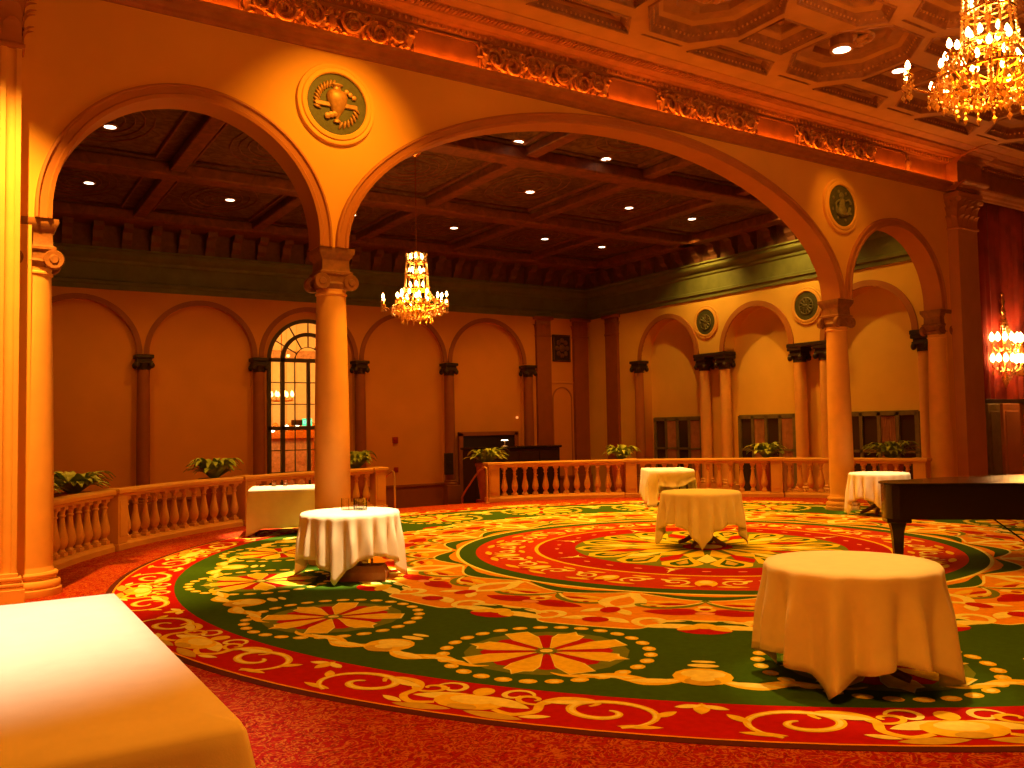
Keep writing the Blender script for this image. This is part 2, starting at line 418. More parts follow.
    ribbon(tm, [(-.64, 3.50), (-.4, 3.60), (-.2, 3.69), (0, 3.73), (.2, 3.69), (.4, 3.60), (.64, 3.50)], [.03]*7, 4, 'cream')
    for s in (1, -1):
        ribbon(th, [(.0, 3.5), (.05, 3.66), (.15, 3.84), (.16, 4.02), (.06, 4.16), (-.08, 4.22)], taper(6, .12, .35), 4, 'cream', s)
        leaf(th, .12, 3.98, .55, .12, .12, 3, 'gold', s); leaf(th, .2, 3.86, .36, .10, -.15, 4, 'gold', s)
        leaf(th, .05, 4.25, .3, .12, .9, 4, 'cream', s); disc(th, .33, 4.06, .03, .025, 5, 'deep', mirror=s); disc(th, .43, 4.09, .025, .02, 5, 'deep', mirror=s)
        leaf(th, .02, 4.62, .34, .14, .5, 4, 'cream', s)
    disc(th, 0, 4.32, .09, .13, 5, 'red'); disc(th, 0, 4.74, .12, .10, 5, 'red')
    # --- outer red border: C-scrolls, S-scrolls, shell
    leaf(tm, 0, 6.80, .20, .10, pi/2, 3, 'gold')
    for s in (1, -1):
        leaf(tm, 0, 6.84, .17, .07, .35, 3, 'cream', s)
        ribbon(tm, spiral(.56, 7.08, .26, .04, pi*.62, 1.35, 40, 1.35), taper(41, .062, .3), 3, 'gold', s)
        ribbon(tm, spiral(.56, 7.08, .255, .04, pi*.62, 1.35, 40, 1.35), taper(41, .028, .2), 4, 'cream', s)
        ribbon(tm, spiral(1.02, 6.98, .10, .02, pi*.9, -1.1, 26, 1.3), taper(27, .04, .3), 5, 'gold', s)
        leaf(tm, .62, 6.92, .34, .08, .25, 5, 'cream', s); leaf(tm, .20, 7.27, .26, .06, .1, 4, 'gold', s); leaf(tm, .14, 6.98, .18, .07, .8, 4, 'gold', s)
        leaf(tm, .85, 7.24, .2, .06, .3, 4, 'cream', s)
        ribbon(th, [(.20, 7.22), (.34, 7.27), (.45, 7.18), (.43, 7.03), (.50, 6.91), (.64, 6.88), (.75, 6.93), (.72, 7.0)], taper(8, .06, .4), 3, 'gold', s)
        leaf(th, .04, 7.30, .40, .10, .1, 3, 'tan', s); leaf(th, .0, 7.02, .42, .13, .3, 3, 'cream', s)
        ribbon(th, spiral(.22, 6.93, .12, .03, 0, -1.0), taper(23, .04), 4, 'cream', s)
    disc(th, 0, 7.14, .24, .14, 3, 'gold'); disc(th, 0, 7.10, .15, .08, 4, 'cream'); disc(th, 0, 7.24, .10, .05, 5, 'tan'); disc(th, 0, 6.93, .07, .08, 4, 'gold')
    # --- inner scroll ring
    disc(tm, 0, 2.80, .12, .20, 3, 'gold'); disc(tm, 0, 2.74, .07, .09, 4, 'cream'); disc(tm, 0, 2.96, .06, .06, 4, 'red')
    for s in (1, -1):
        ribbon(tm, spiral(.32, 2.76, .16, .03, pi*.62, 1.2, 20), taper(21, .05, .35), 3, 'cream', s)
        leaf(tm, .10, 2.98, .34, .09, .05, 3, 'gold', s); leaf(tm, .16, 2.52, .26, .08, .15, 3, 'gold', s)
        leaf(th, .03, 2.62, .16, .07, .7, 3, 'cream', s)
    # --- deep red medallion ring and rosette
    disc(th, 0, 2.05, .055, .028, 3, 'pink'); disc(tm, 0, 2.05, .055, .028, 3, 'pink')
    if k % 2 == 0:
        cp.poly([PW(th, -.13, 1.88), PW(th, -.03, 1.98), PW(th, 0, 2.24), PW(th, .03, 1.98), PW(th, .13, 1.88), PW(th, 0, 1.93)], 4, 'cream')
    cp.poly([PW(th, -.26, 1.50), PW(th, -.2, 1.70), PW(th, 0, 1.80), PW(th, .2, 1.70), PW(th, .26, 1.50), PW(th, 0, 1.02)], 2, 'gold')
    cp.poly([PW(th, -.15, 1.52), PW(th, -.11, 1.64), PW(th, 0, 1.71), PW(th, .11, 1.64), PW(th, .15, 1.52), PW(th, 0, 1.15)], 3, 'green')
    cp.poly([PW(th, -.08, 1.50), PW(th, 0, 1.62), PW(th, .08, 1.50), PW(th, 0, 1.22)], 4, 'tan')
    cp.poly([PW(tm, -.13, 1.22), PW(tm, 0, 1.45), PW(tm, .13, 1.22), PW(tm, 0, .7)], 3, 'red' if k % 2 else 'cream')
    cp.poly([PW(th, -.14, .86), PW(th, 0, 1.06), PW(th, .14, .86), PW(th, 0, .3)], 4, 'gold')
cp.ring(0, .34, 5, 'red'); cp.ring(0, .2, 6, 'cream')
tag(cp.build('round_carpet', None, smooth=0, recalc=False), 'large round carpet of green, gold and red rosettes in a scrolled red border', 'rug')

# ------------------------------------------------------------------ arcade wall
ar = []
def arch_pts(x0, x1, z, rise, n=36):
    cx = (x0+x1)/2; a = (x1-x0)/2; return arc(cx, z, a, rise, pi, 0, n)
H = .185; ST = .09
AR = [(CX['A']+H, CX['B']-H, SPR+ST, None), (CX['B']+H, CX['C']-H, SPR, 2.35), (CX['C']+H, CX['D']-H, SPR+ST, None)]
out = [(-7, 0), (CX['A'], 0), (CX['A'], SPR)]
for x0, x1, z, rise in AR:
    out += [(x0, SPR)]+arch_pts(x0, x1, z, rise or (x1-x0)/2, 44)+[(x1, SPR)]
out += [(CX['D'], SPR), (CX['D'], 0), (18.5, 0), (18.5, 7.6), (-7, 7.6)]
structure(plate('wall_arcade', out, (), AY1-AY0, RXZ, (AY0+AY1)/2, M['wall']))
# soffit lining + archivolt mouldings, one per arch
for i, (x0, x1, z, rise) in enumerate(AR):
    b = rise or (x1-x0)/2; cx, a = (x0+x1)/2, (x1-x0)/2; n = 48; mb = MB()
    prof = [(.006, AY1+.02), (.006, AY0-.045), (-.035, AY0-.055), (-.05, AY0-.035), (-.115, AY0-.04), (-.13, AY0-.065), (-.155, AY0-.06), (-.165, AY0+.01)]
    v = []; f = []; m = len(prof)
    path = [(pi, -ST)] if z > SPR else []
    for k in range(n+1):
        t = pi-pi*k/n
        for (d, y) in prof: v.append((cx+(a-d)*cos(t), y, z+(b-d)*sin(t)))
    for k in range(n):
        for j in range(m-1): f.append((k*m+j, k*m+j+1, (k+1)*m+j+1, (k+1)*m+j))
    mb.add(v, f)
    if z > SPR:       # stilt below the spring
        for sx in (-1, 1):
            v = []; f = []
            for zz in (SPR, z):
                for (d, y) in prof: v.append((cx+sx*(a-d), y, zz))
            for j in range(m-1): f.append((j, j+1, m+j+1, m+j))
            mb.add(v, f)
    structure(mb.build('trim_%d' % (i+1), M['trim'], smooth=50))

# ------------------------------------------------------------------ columns
def ionic_column(name, label, x, y, z0, z1, rb, rt, mshaft, mcap, w=.47, group=None, squash=1.0):
    t = thing(name, label, 'column', (x, y, z0), group=group, kind='thing'); h = z1-z0
    b = MB(); b.lathe([(rb*1.36, 0), (rb*1.38, .02), (rb*1.38, .07), (rb*1.33, .08)], 32)
    b.lathe([(rb*1.30, .08), (rb*1.34, .10), (rb*1.34, .135), (rb*1.28, .155), (rb*1.16, .165), (rb*1.13, .19), (rb*1.21, .20), (rb*1.23, .225), (rb*1.18, .245), (rb*1.06, .25), (rb*1.0, .30)], 32)
    b.build('base', mshaft, t)
    s = MB(); hs = h-.54
    s.lathe([(rb+(rt-rb)*(max(0, q-.25)/.75)**1.5, .28+(hs-.28)*q) for q in [i/12 for i in range(13)]], 32, cap=False)
    s.lathe([(rt, hs-.06), (rt*1.1, hs-.05), (rt*1.1, hs-.03), (rt, hs-.02), (rt*1.02, hs+.02)], 32, cap=False)
    s.build('shaft', mshaft, t)
    c = MB(); q = w/2
    z = h-.52
    c.lathe([(rt*1.02, z), (rt*1.22, z+.06), (rt*1.1, z+.09)], 28)
    c.bbox(-q*.82, q*.82, -q*.82, q*.82, z+.07, z+.2, .01)      # cushion between volutes
    for sx in (-1, 1):
        for sy in (-1, 1):
            cx, cy = sx*q*.82, sy*q*.80
            T = Matrix.Translation((cx, cy, z+.085)) @ Matrix.Rotation(pi/2, 4, 'X')
            c.lathe([(.0001, -.05), (.04, -.05), (.05, -.035), (.095, -.04), (.105, -.02), (.105, .02), (.095, .04), (.05, .035), (.04, .05), (.0001, .05)], 20, T)
    v = []
    prof = [(.86, .17), (.92, .19), (.92, .215), (.80, .235), (.78, .26), (.76, .36), (.80, .385), (.86, .40), (.92, .43), (.97, .45), (1.0, .47), (1.0, .52)]
    f = []
    for (k, zz) in prof:
        v += [(-q*k, -q*k, z+zz), (q*k, -q*k, z+zz), (q*k, q*k, z+zz), (-q*k, q*k, z+zz)]
    n = len(prof)
    for i in range(n-1):
        for j in range(4): f.append((4*i+j, 4*i+(j+1) % 4, 4*i+4+(j+1) % 4, 4*i+4+j))
    f += [(3, 2, 1, 0), tuple(4*(n-1)+j for j in range(4))]
    c.add(v, f); c.build('capital', mcap, t)
    return t
ACY = 10.62
for k, lab in (('A', 'cream column beside the fluted pilaster at the small left archway'), ('B', 'cream column between the small left arch and the wide central arch'),
               ('C', 'cream column between the wide central arch and the narrow right arch'), ('D', 'cream column at the far right end of the arcade beside the square pilaster')):
    ionic_column('column', lab, CX[k]+(.05 if k == 'B' else .02), ACY, 0, SPR, .225, .185, M['stone'], M['capital'])

# fluted pilasters with leafy capitals
def leaf_mesh(mb, base, up, out, h, w, curl):
    base = Vector(base); up = Vector(up); out = Vector(out); side = up.cross(out)
    n = 6; v = []; f = []
    for i in range(n+1):
        t = i/n; c = base+up*(h*(t-.12*t**4*2))+out*(curl*t**3); ww = w*(1-.25*t-.65*max(0, t-.7)/.3*.8)
        v += [tuple(c-side*ww/2), tuple(c+out*.018*(1-t*.3)), tuple(c+side*ww/2)]
    for i in range(n):
        for j in (0, 1): f.append((3*i+j, 3*i+j+1, 3*i+4+j, 3*i+3+j))
    mb.add(v, f)
def pilaster(name, label, x0, x1, yf, z0, z1, m, mc, flutes=5, capz=.75):
    t = thing(name, label, 'pilaster', ((x0+x1)/2, yf, z0), kind='thing'); w = x1-x0; h = z1-z0; q = w/2; d = AY0-yf+.02
    b = MB()
    for (e, a, c) in ((.07, 0, .14), (.055, .14, .17), (.06, .17, .20), (.03, .20, .23), (.045, .23, .26), (.015, .26, .30)):
        b.bbox(-q-e, q+e, -e, d, a, c, .005)
    b.build('base', m, t)
    s = MB(); zt = h-capz; P = [(-q, d), (-q, 0)]
    fw = w/(flutes*1.5+.5); x = -q+fw*.5
    for i in range(flutes if flutes != 4 else 0):
        P += [(x, 0)]+[(x+fw/2-fw/2*cos(pi*j/6), .035*sin(pi*j/6)) for j in range(1, 6)]+[(x+fw, 0)]; x += fw*1.5
    P += [(q, 0), (q, d)]
    s.prism(P, 'z', .30, zt-.02); s.box(-q+.004, q-.004, 0.036, d-.004, .28, zt)
    s.build('shaft', m, t)
    c = MB(); c.bbox(-q-.03, q+.03, -.03, d, zt-.03, zt+.02, .008)
    v = []; f = []; prof = [(.0, .02), (.0, .25), (.02, .45), (.05, .58), (.08, .64)]
    for (e, zz) in prof: v += [(-q-e, -e, zt+zz), (q+e, -e, zt+zz), (q+e, d, zt+zz), (-q-e, d, zt+zz)]
    for i in range(len(prof)-1):
        for j in range(4): f.append((4*i+j, 4*i+(j+1) % 4, 4*i+4+(j+1) % 4, 4*i+4+j))
    c.add(v, f); c.bbox(-q-.10, q+.10, -.10, d, zt+.64, zt+.75, .012)
    for row, (zz, hh, cu, nn) in enumerate(((.03, .30, .10, 4), (.20, .32, .12, 3), (.36, .28, .13, 4))):
        for i in range(nn):
            xx = -q+w*(i+.5)/nn; leaf_mesh(c, (xx, -.005-.01*row, zt+zz), (0, 0, 1), (0, -1, 0), hh, w/nn*1.05, cu)
        for sx in (-1, 1):
            for i in range(2): leaf_mesh(c, (sx*(q+.005), d*(i+.5)/2, zt+zz), (0, 0, 1), (sx, 0, 0), hh, d/2, cu)
    for sx in (-1, 1):
        c.lathe([(.001, -.04), (.05, -.04), (.06, 0), (.05, .04), (.001, .04)], 12, Matrix.Translation((sx*(q+.06), -.07, zt+.58)) @ Matrix.Rotation(pi/4*sx, 4, 'Z') @ Matrix.Rotation(pi/2, 4, 'X'))
    c.build('capital', mc, t, smooth=60)
    return t
pilaster('fluted_pilaster', 'tall fluted cream pilaster cut off by the left edge of the picture', -.24, .50, 10.17, 0, 6.5, M['stone'], M['trim'])
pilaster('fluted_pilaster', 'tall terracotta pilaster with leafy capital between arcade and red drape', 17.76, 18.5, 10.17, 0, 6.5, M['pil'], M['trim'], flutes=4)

# ------------------------------------------------------------------ front cornice
def sweep_x(mb, prof, x0, x1): mb.prism(prof, 'x', x0, x1)
X0, X1 = -7, 26
def cornice_parts(off, x0, x1, nm):
    Y0 = AY0-off
    mb = MB()
    low = [(AY0+.05, 6.54), (Y0-.04, 6.54), (Y0-.06, 6.57), (Y0-.12, 6.585), (Y0-.15, 6.63), (Y0-.24, 6.65), (Y0-.26, 6.69), (Y0-.24, 6.695), (Y0-.22, 6.675), (Y0-.10, 6.67), (AY0+.05, 6.67)]
    mb.prism(low, 'x', x0, x1)
    fr = [(AY0+.05, 6.67), (Y0-.11, 6.67), (Y0-.09, 6.74), (Y0-.09, 7.08), (Y0-.12, 7.14), (AY0+.05, 7.14)]
    mb.prism(fr, 'x', x0, x1)
    up = [(AY0+.05, 7.13), (Y0-.14, 7.13), (Y0-.165, 7.15), (Y0-.19, 7.195), (Y0-.28, 7.205), (Y0-.29, 7.22), (Y0-.42, 7.228), (Y0-.435, 7.248), (Y0-.56, 7.258), (Y0-.575, 7.275), (Y0-.70, 7.282), (Y0-.77, 7.293), (Y0-.77, 7.315), (AY0+.05, 7.315)]
    mb.prism(up, 'x', x0, x1)
    return mb
root = structure(cornice_parts(0, X0, X1, '').build('trim_4', M['corn'], smooth=25))
for x0, x1 in ((-.34, .60), (17.66, 18.60)):
    cornice_parts(.24, x0, x1, '').build('cornice_break', M['corn'], root, smooth=25)
# egg and dart beads
mb = MB()
x = -2.0
while x < 22:
    mb.sphere((x, AY0-.20, 7.165), .03, 6, 4, (.8, .8, 1.2)); x += .095
e = mb.build('egg_and_dart', M['relief'], root); e['kind'] = 'stuff'
mb = MB(); x = -2.0
while x < 22:
    mb.box(x, x+.03, AY0-.57, AY0-.44, 7.235, 7.262); x += .062
e = mb.build('dentil_row', M['corn'], root, smooth=0); e['kind'] = 'stuff'
# cartouches and acanthus scrolls on the frieze
P0 = 5.60; PER = 3.34
def cartouche_mesh():
    mb = MB(); w, z0, z1 = .5, 6.68, 7.08
    P = [(-w, z0), (w, z0), (w, z1-.12)]+[(w-.10+.10*cos(t), z1-.10+.10*sin(t)) for t in [0.3, .8, 1.2, pi/2]]+[(-w+.10-.10*sin(t), z1-.10+.10*cos(t)) for t in [0, .4, .8, 1.3]]+[(-w, z1-.12)]
    mb.prism(P, 'y', AY0-.125, AY0-.08)
    rim = [(-w-.02, AY0-.14, z0)]+[(p[0]*1.03, AY0-.14, p[1]+.01) for p in reversed(P[2:])]+[(w+.02, AY0-.14, z0)]
    mb.tube(rim, .016, 6)
    return mb.build('cartouche', M['corn'], mesh_only=True)
def scroll_mesh():
    mb = MB(); rnd = random.Random(3)
    for sx in (-1, 1):
        for (cx, cz, r, turns, a0) in ((.27, 6.90, .19, 1.6, 0), (.63, 6.87, .17, 1.5, 2.0), (.93, 6.90, .15, 1.4, .6), (1.10, 6.98, .08, 1.2, 1.), (.46, 7.02, .08, 1.2, 3.), (.79, 7.02, .08, 1.2, 4.)):
            n = 22; pts = []
            for i in range(n+1):
                q = i/n; rr = r*(1-.82*q); a = a0+turns*2*pi*q
                pts.append((sx*(cx+rr*cos(a)), AY0-.15-.05*sin(pi*q), cz+rr*sin(a)))
            mb.tube(pts, [.028*(1-.5*i/n) for i in range(n+1)], 6)
        for i in range(34):
            cx = .03+1.15*rnd.random(); cz = 6.71+.38*rnd.random(); a = rnd.random()*pi
            T = Matrix.Translation((sx*cx, AY0-.16, cz)) @ Matrix.Rotation(a*sx, 4, 'Y')
            mb.sphere((0, 0, 0), .06, 6, 5, (1.1, .55, .38), T)
        for i in range(26):
            q = rnd.random(); leaf_mesh(mb, (sx*(.05+1.12*rnd.random()), AY0-.14, 6.72+.24*q), (sin((rnd.random()-.5)*2.6), 0, cos((rnd.random()-.5)*1.2)), (0, -1, 0), .14, .09, .07)
        for i in range(9):
            T = Matrix.Translation((sx*(.08+.13*i), AY0-.17, 6.72)) @ Matrix.Rotation((.5-rnd.random())*1.2, 4, 'Y')
            mb.sphere((0, 0, 0), .055, 6, 5, (.45, .6, 1.0), T)
    mb.sphere((0, AY0-.15, 6.86), .08, 10, 8, (.8, .8, 1.5))
    return mb.build('scroll_relief', M['relief'], mesh_only=True)
def urn_mesh():
    mb = MB(); mb.lathe([(.001, 6.70), (.05, 6.70), (.02, 6.75), (.065, 6.86), (.075, 6.93), (.035, 6.99), (.055, 7.05), (.001, 7.09)], 12, Matrix.Translation((0, AY0-.13, 0)))
    return mb.build('urn_relief', M['relief'], mesh_only=True)
cm, sm, um = cartouche_mesh(), scroll_mesh(), urn_mesh()
for k in range(-2, 5):
    x = P0+PER*k
    if -2 < x < 17.3: link('cartouche', cm, root, (x, 0, 0))
    if -2 < x+PER/2 < 17: link('scroll_relief', sm, root, (x+PER/2, 0, 0))
    for s in (-.6, .6):
        if -2 < x+s < 17.4: link('urn_relief', um, root, (x+s, 0, 0))
mb = MB(); mb.tube([(-1.5, AY0-.20, 6.69), (17.6, AY0-.20, 6.69)], .012, 6)
tag(mb.build('cove_light_strip', M['cove'], smooth=40), 'orange glowing light strip lying along the ledge of the carved cornice', 'light strip')

# ------------------------------------------------------------------ front coffered ceiling
OCX, OCY, PX, PY = 8.6, 8.12, 2.9, 2.2
cells = []
def octa(cx, cy, a, b, c): return [(cx-c, cy-b), (cx+c, cy-b), (cx+a, cy-c*b/a), (cx+a, cy+c*b/a), (cx+c, cy+b), (cx-c, cy+b), (cx-a, cy+c*b/a), (cx-a, cy-c*b/a)]
holes = []
for i in range(-3, 6):
    for j in range(0, 4):
        cx, cy = OCX+PX*i, OCY-PY*j
        holes.append(('oct', cx, cy, octa(cx, cy, .84, .92, .37)))
        sx, sy = cx+PX/2, cy+.12
        holes.append(('square', sx, sy, [(sx-.44, sy-.40), (sx+.44, sy-.40), (sx+.44, sy+.40), (sx-.44, sy+.40)]))
        hy = cy-PY/2+.12
        holes.append(('hex', sx, hy, [(sx-.62, hy-.30), (sx+.62, hy-.30), (sx+.90, hy), (sx+.62, hy+.30), (sx-.62, hy+.30), (sx-.90, hy)]))
        if j == 0:
            ty = cy+.98
            holes.append(('trap', sx, ty, [(sx-.86, ty+.19), (sx-.58, ty-.19), (sx+.58, ty-.19), (sx+.86, ty+.19)]))
        holes.append(('bar', cx, cy+1.10, [(cx-.40, cy+1.07), (cx+.40, cy+1.07), (cx+.40, cy+1.12), (cx-.40, cy+1.12)]))
holes = [h for h in holes if h[1] < 24.5]
outer = [(-7, -1.0), (26, -1.0), (26, 10.45), (-7, 10.45)]
ceilf = plate_me = fill2d(outer, [h[3] for h in holes], .06, Matrix.Translation((0, 0, FCEIL+.03)), 'ceiling_front')
ceilf.materials.clear(); ceilf.materials.append(M['ceil']); ceilf = structure(link('ceiling_front', ceilf))
mb = MB(); mb.box(-7, 26, -1, 10.45, FCEIL+.42, FCEIL+.5); structure(mb.build('ceiling_slab', M['ceil_in'], smooth=0))
def coffer(kind, poly):
    n = len(poly); cx = sum(p[0] for p in poly)/n; cy = sum(p[1] for p in poly)/n
    dep = {'oct': .34, 'square': .30, 'hex': .24, 'trap': .22, 'bar': .06}[kind]
    sc = {'oct': (1, .985, .90, .87, .80, .60, .56), 'square': (1, .97, .84, .80, .60, .56, .54), 'hex': (1, .97, .86, .82, .66, .62, .6), 'trap': (1, .97, .84, .8, .62, .58, .56), 'bar': (1, .95, .8, .7, .6, .5, .4)}[kind]
    zz = (0, .05, .45, .50, .62, .66, .9)
    prof = list(zip(sc, zz)); mb = MB(); v = []; f = []; mi = []
    for (q, z) in prof: v += [((p[0]-cx)*q, (p[1]-cy)*q, z*dep) for p in poly]
    for k in range(len(prof)-1):
        for j in range(n): f.append((k*n+j, k*n+(j+1) % n, (k+1)*n+(j+1) % n, (k+1)*n+j))
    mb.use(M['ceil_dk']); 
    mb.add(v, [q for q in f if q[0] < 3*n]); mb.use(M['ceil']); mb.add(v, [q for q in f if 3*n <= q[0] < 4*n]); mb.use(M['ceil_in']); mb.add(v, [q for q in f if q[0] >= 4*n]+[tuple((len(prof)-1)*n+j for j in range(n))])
    # raised rim on the soffit
    rim = [((p[0]-cx)*1.015, (p[1]-cy)*1.015, -.004) for p in poly]
    if kind != 'bar':
        mb.use(M['ceil_dk']); mb.tube(rim, .02, 6, closed=True)
        mb.use(M['relief'])
        per = [((p[0]-cx)*.955, (p[1]-cy)*.955) for p in poly]
        for j in range(n):          # bead row inside the recess
            a, b = per[j], per[(j+1) % n]; L = hypot(b[0]-a[0], b[1]-a[1]); m = max(1, int(L/.075))
            for k in range(m):
                t = (k+.5)/m; mb.sphere((a[0]+(b[0]-a[0])*t, a[1]+(b[1]-a[1])*t, dep*.2), .021, 5, 4)
    if kind == 'oct':
        mb.use(M['relief'])
        mb.lathe([(.30, dep*.80), (.34, dep*.72), (.30, dep*.66), (.22, dep*.70)], 20, cap=False)
        for j in range(8):
            a = j*pi/4; T = Matrix.Translation((.17*cos(a), .17*sin(a), dep*.62)) @ Matrix.Rotation(a, 4, 'Z')
            mb.sphere((0, 0, 0), .12, 7, 5, (1, .5, .35), T)
        mb.sphere((0, 0, dep*.5), .07, 8, 6, (1, 1, 1.2))
    if kind == 'square':
        mb.use(M['relief'])
        for j in range(4):
            a = j*pi/2+pi/4; T = Matrix.Translation((.10*cos(a), .10*sin(a), dep*.88)) @ Matrix.Rotation(a, 4, 'Z')
            mb.sphere((0, 0, 0), .09, 7, 5, (1, .5, .3), T)
    return mb, cx, cy
protos = {}
LAMPS_F = [(11.5, 8.12), (12.95, 8.24), (4.25, 8.24), (7.15, 6.04)]
for kind, cx, cy, poly in holes:
    x, y = cx, cy
    if kind not in protos:
        mb, mx, my = coffer(kind, poly); me = mb.build('coffer', None, mesh_only=True, smooth=30); protos[kind] = (me, mx-cx, my-cy)
    me, dx, dy = protos[kind]
    if y < 2.5: 
        continue
    link({'oct': 'octagon_coffer', 'square': 'square_coffer', 'hex': 'hexagon_coffer', 'trap': 'border_coffer', 'bar': 'bar_moulding'}[kind], me, ceilf, (cx+dx, cy+dy, FCEIL))

# ------------------------------------------------------------------ hall walls
def arch_hole(x0, x1, z0, spr, n=24):
    a = (x1-x0)/2; return [(x0, z0)]+arc((x0+x1)/2, spr, a, a, pi, 0, n)+[(x1, z0)]
BP = 3.38; BX = [4.51+BP*k for k in range(-4, 5)]      # back wall column axes; last = 18.03
holesb = [arch_hole(BX[i]+.17, BX[i+1]-.17, HFLOOR+.98, 4.05) for i in range(len(BX)-1)]
wb = structure(plate('wall_back', [(-9.2, HFLOOR), (RIGHTX+.6, HFLOOR), (RIGHTX+.6, HCEIL), (-9.2, HCEIL)], holesb, .16, RXZ, BACKY+.08, M['hall_wall']))
WINX = (BX[5]+BX[6])/2; WA = 1.36
win = arch_hole(WINX-WA, WINX+WA, HFLOOR, 3.98)
bwp = [(-9.2, HFLOOR-.0), (WINX-WA, HFLOOR)]+arc(WINX, 3.98, WA, WA, pi, 0, 24)+[(WINX+WA, HFLOOR), (RIGHTX+.6, HFLOOR), (RIGHTX+.6, HCEIL), (-9.2, HCEIL)]
structure(plate('wall_back_panel', bwp, (), .1, RXZ, BACKY+.21, M['hall_wall']))
# flat arch bands
for i in range(len(BX)-1):
    x0, x1 = BX[i]+.17, BX[i+1]-.17; cx = (x0+x1)/2; a = (x1-x0)/2
    P = arc(cx, 4.05, a+.15, a+.15, pi, 0, 28)+arc(cx, 4.05, a, a, 0, pi, 28)
    structure(plate('trim_%d' % (5+i), P, (), .06, RXZ, BACKY-.02, M['trim_dark']))
# dado
mb = MB()
for x0, x1 in ((-9.2, WINX-WA), (WINX+WA, 15.0), (17.55, RIGHTX)):
    mb.box(x0, x1, BACKY-.03, BACKY, HFLOOR, -.30); mb.bbox(x0, x1, BACKY-.07, BACKY, -.30, -.21, .01); mb.bbox(x0, x1, BACKY-.07, BACKY, HFLOOR, HFLOOR+.18, .01)
structure(mb.build('baseboard_back', M['trim_dark'], smooth=0))
BACKCOL = ['far left, mostly hidden by the left column', 'between the two blind arches left of the lit window', 'left of the tall lit arched window', 'right of the lit arched window, half behind the arcade column',
           'below the hall chandelier, beyond the stair opening', 'at the right end of the blind arches near the plaque']
def wall_column(name, label, x, y, z0, z1, r, ms, mc, cath=.42, w=.5):
    t = thing(name, label, 'column', (x, y, z0), kind='thing'); h = z1-z0
    b = MB(); b.bbox(-r*1.35, r*1.35, -r*1.35, r*1.35, 0, .9, .02); b.lathe([(r*1.3, .9), (r*1.35, .95), (r*1.15, 1.0), (r*1.2, 1.04), (r, 1.08)], 20); b.build('base', ms, t)
    s = MB(); s.lathe([(r, 1.05), (r, h*.5), (r*.93, h-cath)], 24, cap=False); s.build('shaft', ms, t)
    c = MB(); q = w/2; z = h-cath
    c.lathe([(r*.95, z-.02), (r*1.05, z), (r*.95, z+.02), (r*.98, z+.05), (r*1.2, z+.2)], 20)
    for sx in (-1, 1):
        for sy in (-1, 1):
            c.sphere((sx*q*.8, sy*q*.75, z+.11), .085, 10, 8, (1, .8, 1.1)); leaf_mesh(c, (sx*r*.5, sy*r*.8, z-.02), (0, 0, 1), (sx*.6, sy*.6, 0), .2, .12, .1)
    c.bbox(-q*.9, q*.9, -q*.9, q*.9, z+.16, z+.24, .01); c.bbox(-q*.8, q*.8, -q*.8, q*.8, z+.24, z+.32, .01); c.bbox(-q, q, -q, q, z+.32, z+cath, .012)
    c.build('capital', mc, t)
    return t
for i, x in enumerate(BX[3:]):
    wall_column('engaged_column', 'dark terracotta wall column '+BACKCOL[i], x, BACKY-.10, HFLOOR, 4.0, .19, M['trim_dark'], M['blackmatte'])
# flat pilasters in the far corner
def flat_pilaster(label, x0, x1, y0, y1, z1=5.9):
    t = thing('flat_pilaster', label, 'pilaster', ((x0+x1)/2, (y0+y1)/2, HFLOOR), kind='thing'); X, Yh = (x1-x0)/2, (y1-y0)/2; h = z1-HFLOOR
    mb = MB(); mb.bbox(-X-.05, X+.05, -Yh-.05, Yh+.05, 0, 1.0, .02); mb.build('base', M['trim_dark'], t)
    mb = MB(); mb.bbox(-X, X, -Yh, Yh, 1.0, h-.75, .01); mb.build('shaft', M['trim_dark'], t)
    mb = MB(); mb.bbox(-X-.02, X+.02, -Yh-.02, Yh+.02, h-.78, h-.70, .01); mb.bbox(-X, X, -Yh, Yh, h-.7, h-.12, .01); mb.bbox(-X-.09, X+.09, -Yh-.09, Yh+.09, h-.12, h, .01)
    for s in (-1, 0, 1):
        leaf_mesh(mb, (s*X*.66, -Yh, h-.68), (0, 0, 1), (0, -1, 0), .5, X*.66, .12); leaf_mesh(mb, (-X, s*Yh*.6, h-.68), (0, 0, 1), (-1, 0, 0), .5, max(.1, Yh*.6), .12)
    mb.build('capital', M['trim_dark'], t, smooth=60)
flat_pilaster('tall dark pilaster left of the square wall plaque', 18.45, 19.1, BACKY-.12, BACKY)
flat_pilaster('tall dark pilaster in the far corner right of the square wall plaque', 20.2, 20.85, BACKY-.16, BACKY)
flat_pilaster('tall dark pilaster on the side wall just right of the far corner', RIGHTX-.12, RIGHTX, 25.3, 26.0)
mb = MB(); mb.bbox(19.12, 20.2, BACKY-.03, BACKY+.02, 3.35, 3.42, .005)
P = arc(19.66, 2.75, .47, .47, pi, 0, 20)+[(20.13, HFLOOR), (20.08, HFLOOR)]+arc(19.66, 2.75, .42, .42, 0, pi, 20)+[(19.24, HFLOOR), (19.19, HFLOOR)]
structure(mb.build('trim_20', M['hall_wall'], smooth=0)); structure(plate('trim_21', P, (), .04, RXZ, BACKY-.01, M['trim']))
t = thing('wall_plaque', 'square dark carved plaque high on the far wall near the corner', 'plaque', (19.66, BACKY, 4.72))
mb = MB(); mb.bbox(-.42, .42, -.05, 0, -.52, .52, .015); mb.build('panel', M['blackmatte'], t)
mb = MB()
for i in range(8):
    a = i*pi/4; mb.sphere((.24*cos(a), -.07, .30*sin(a)), .1, 7, 5, (1, .4, 1))
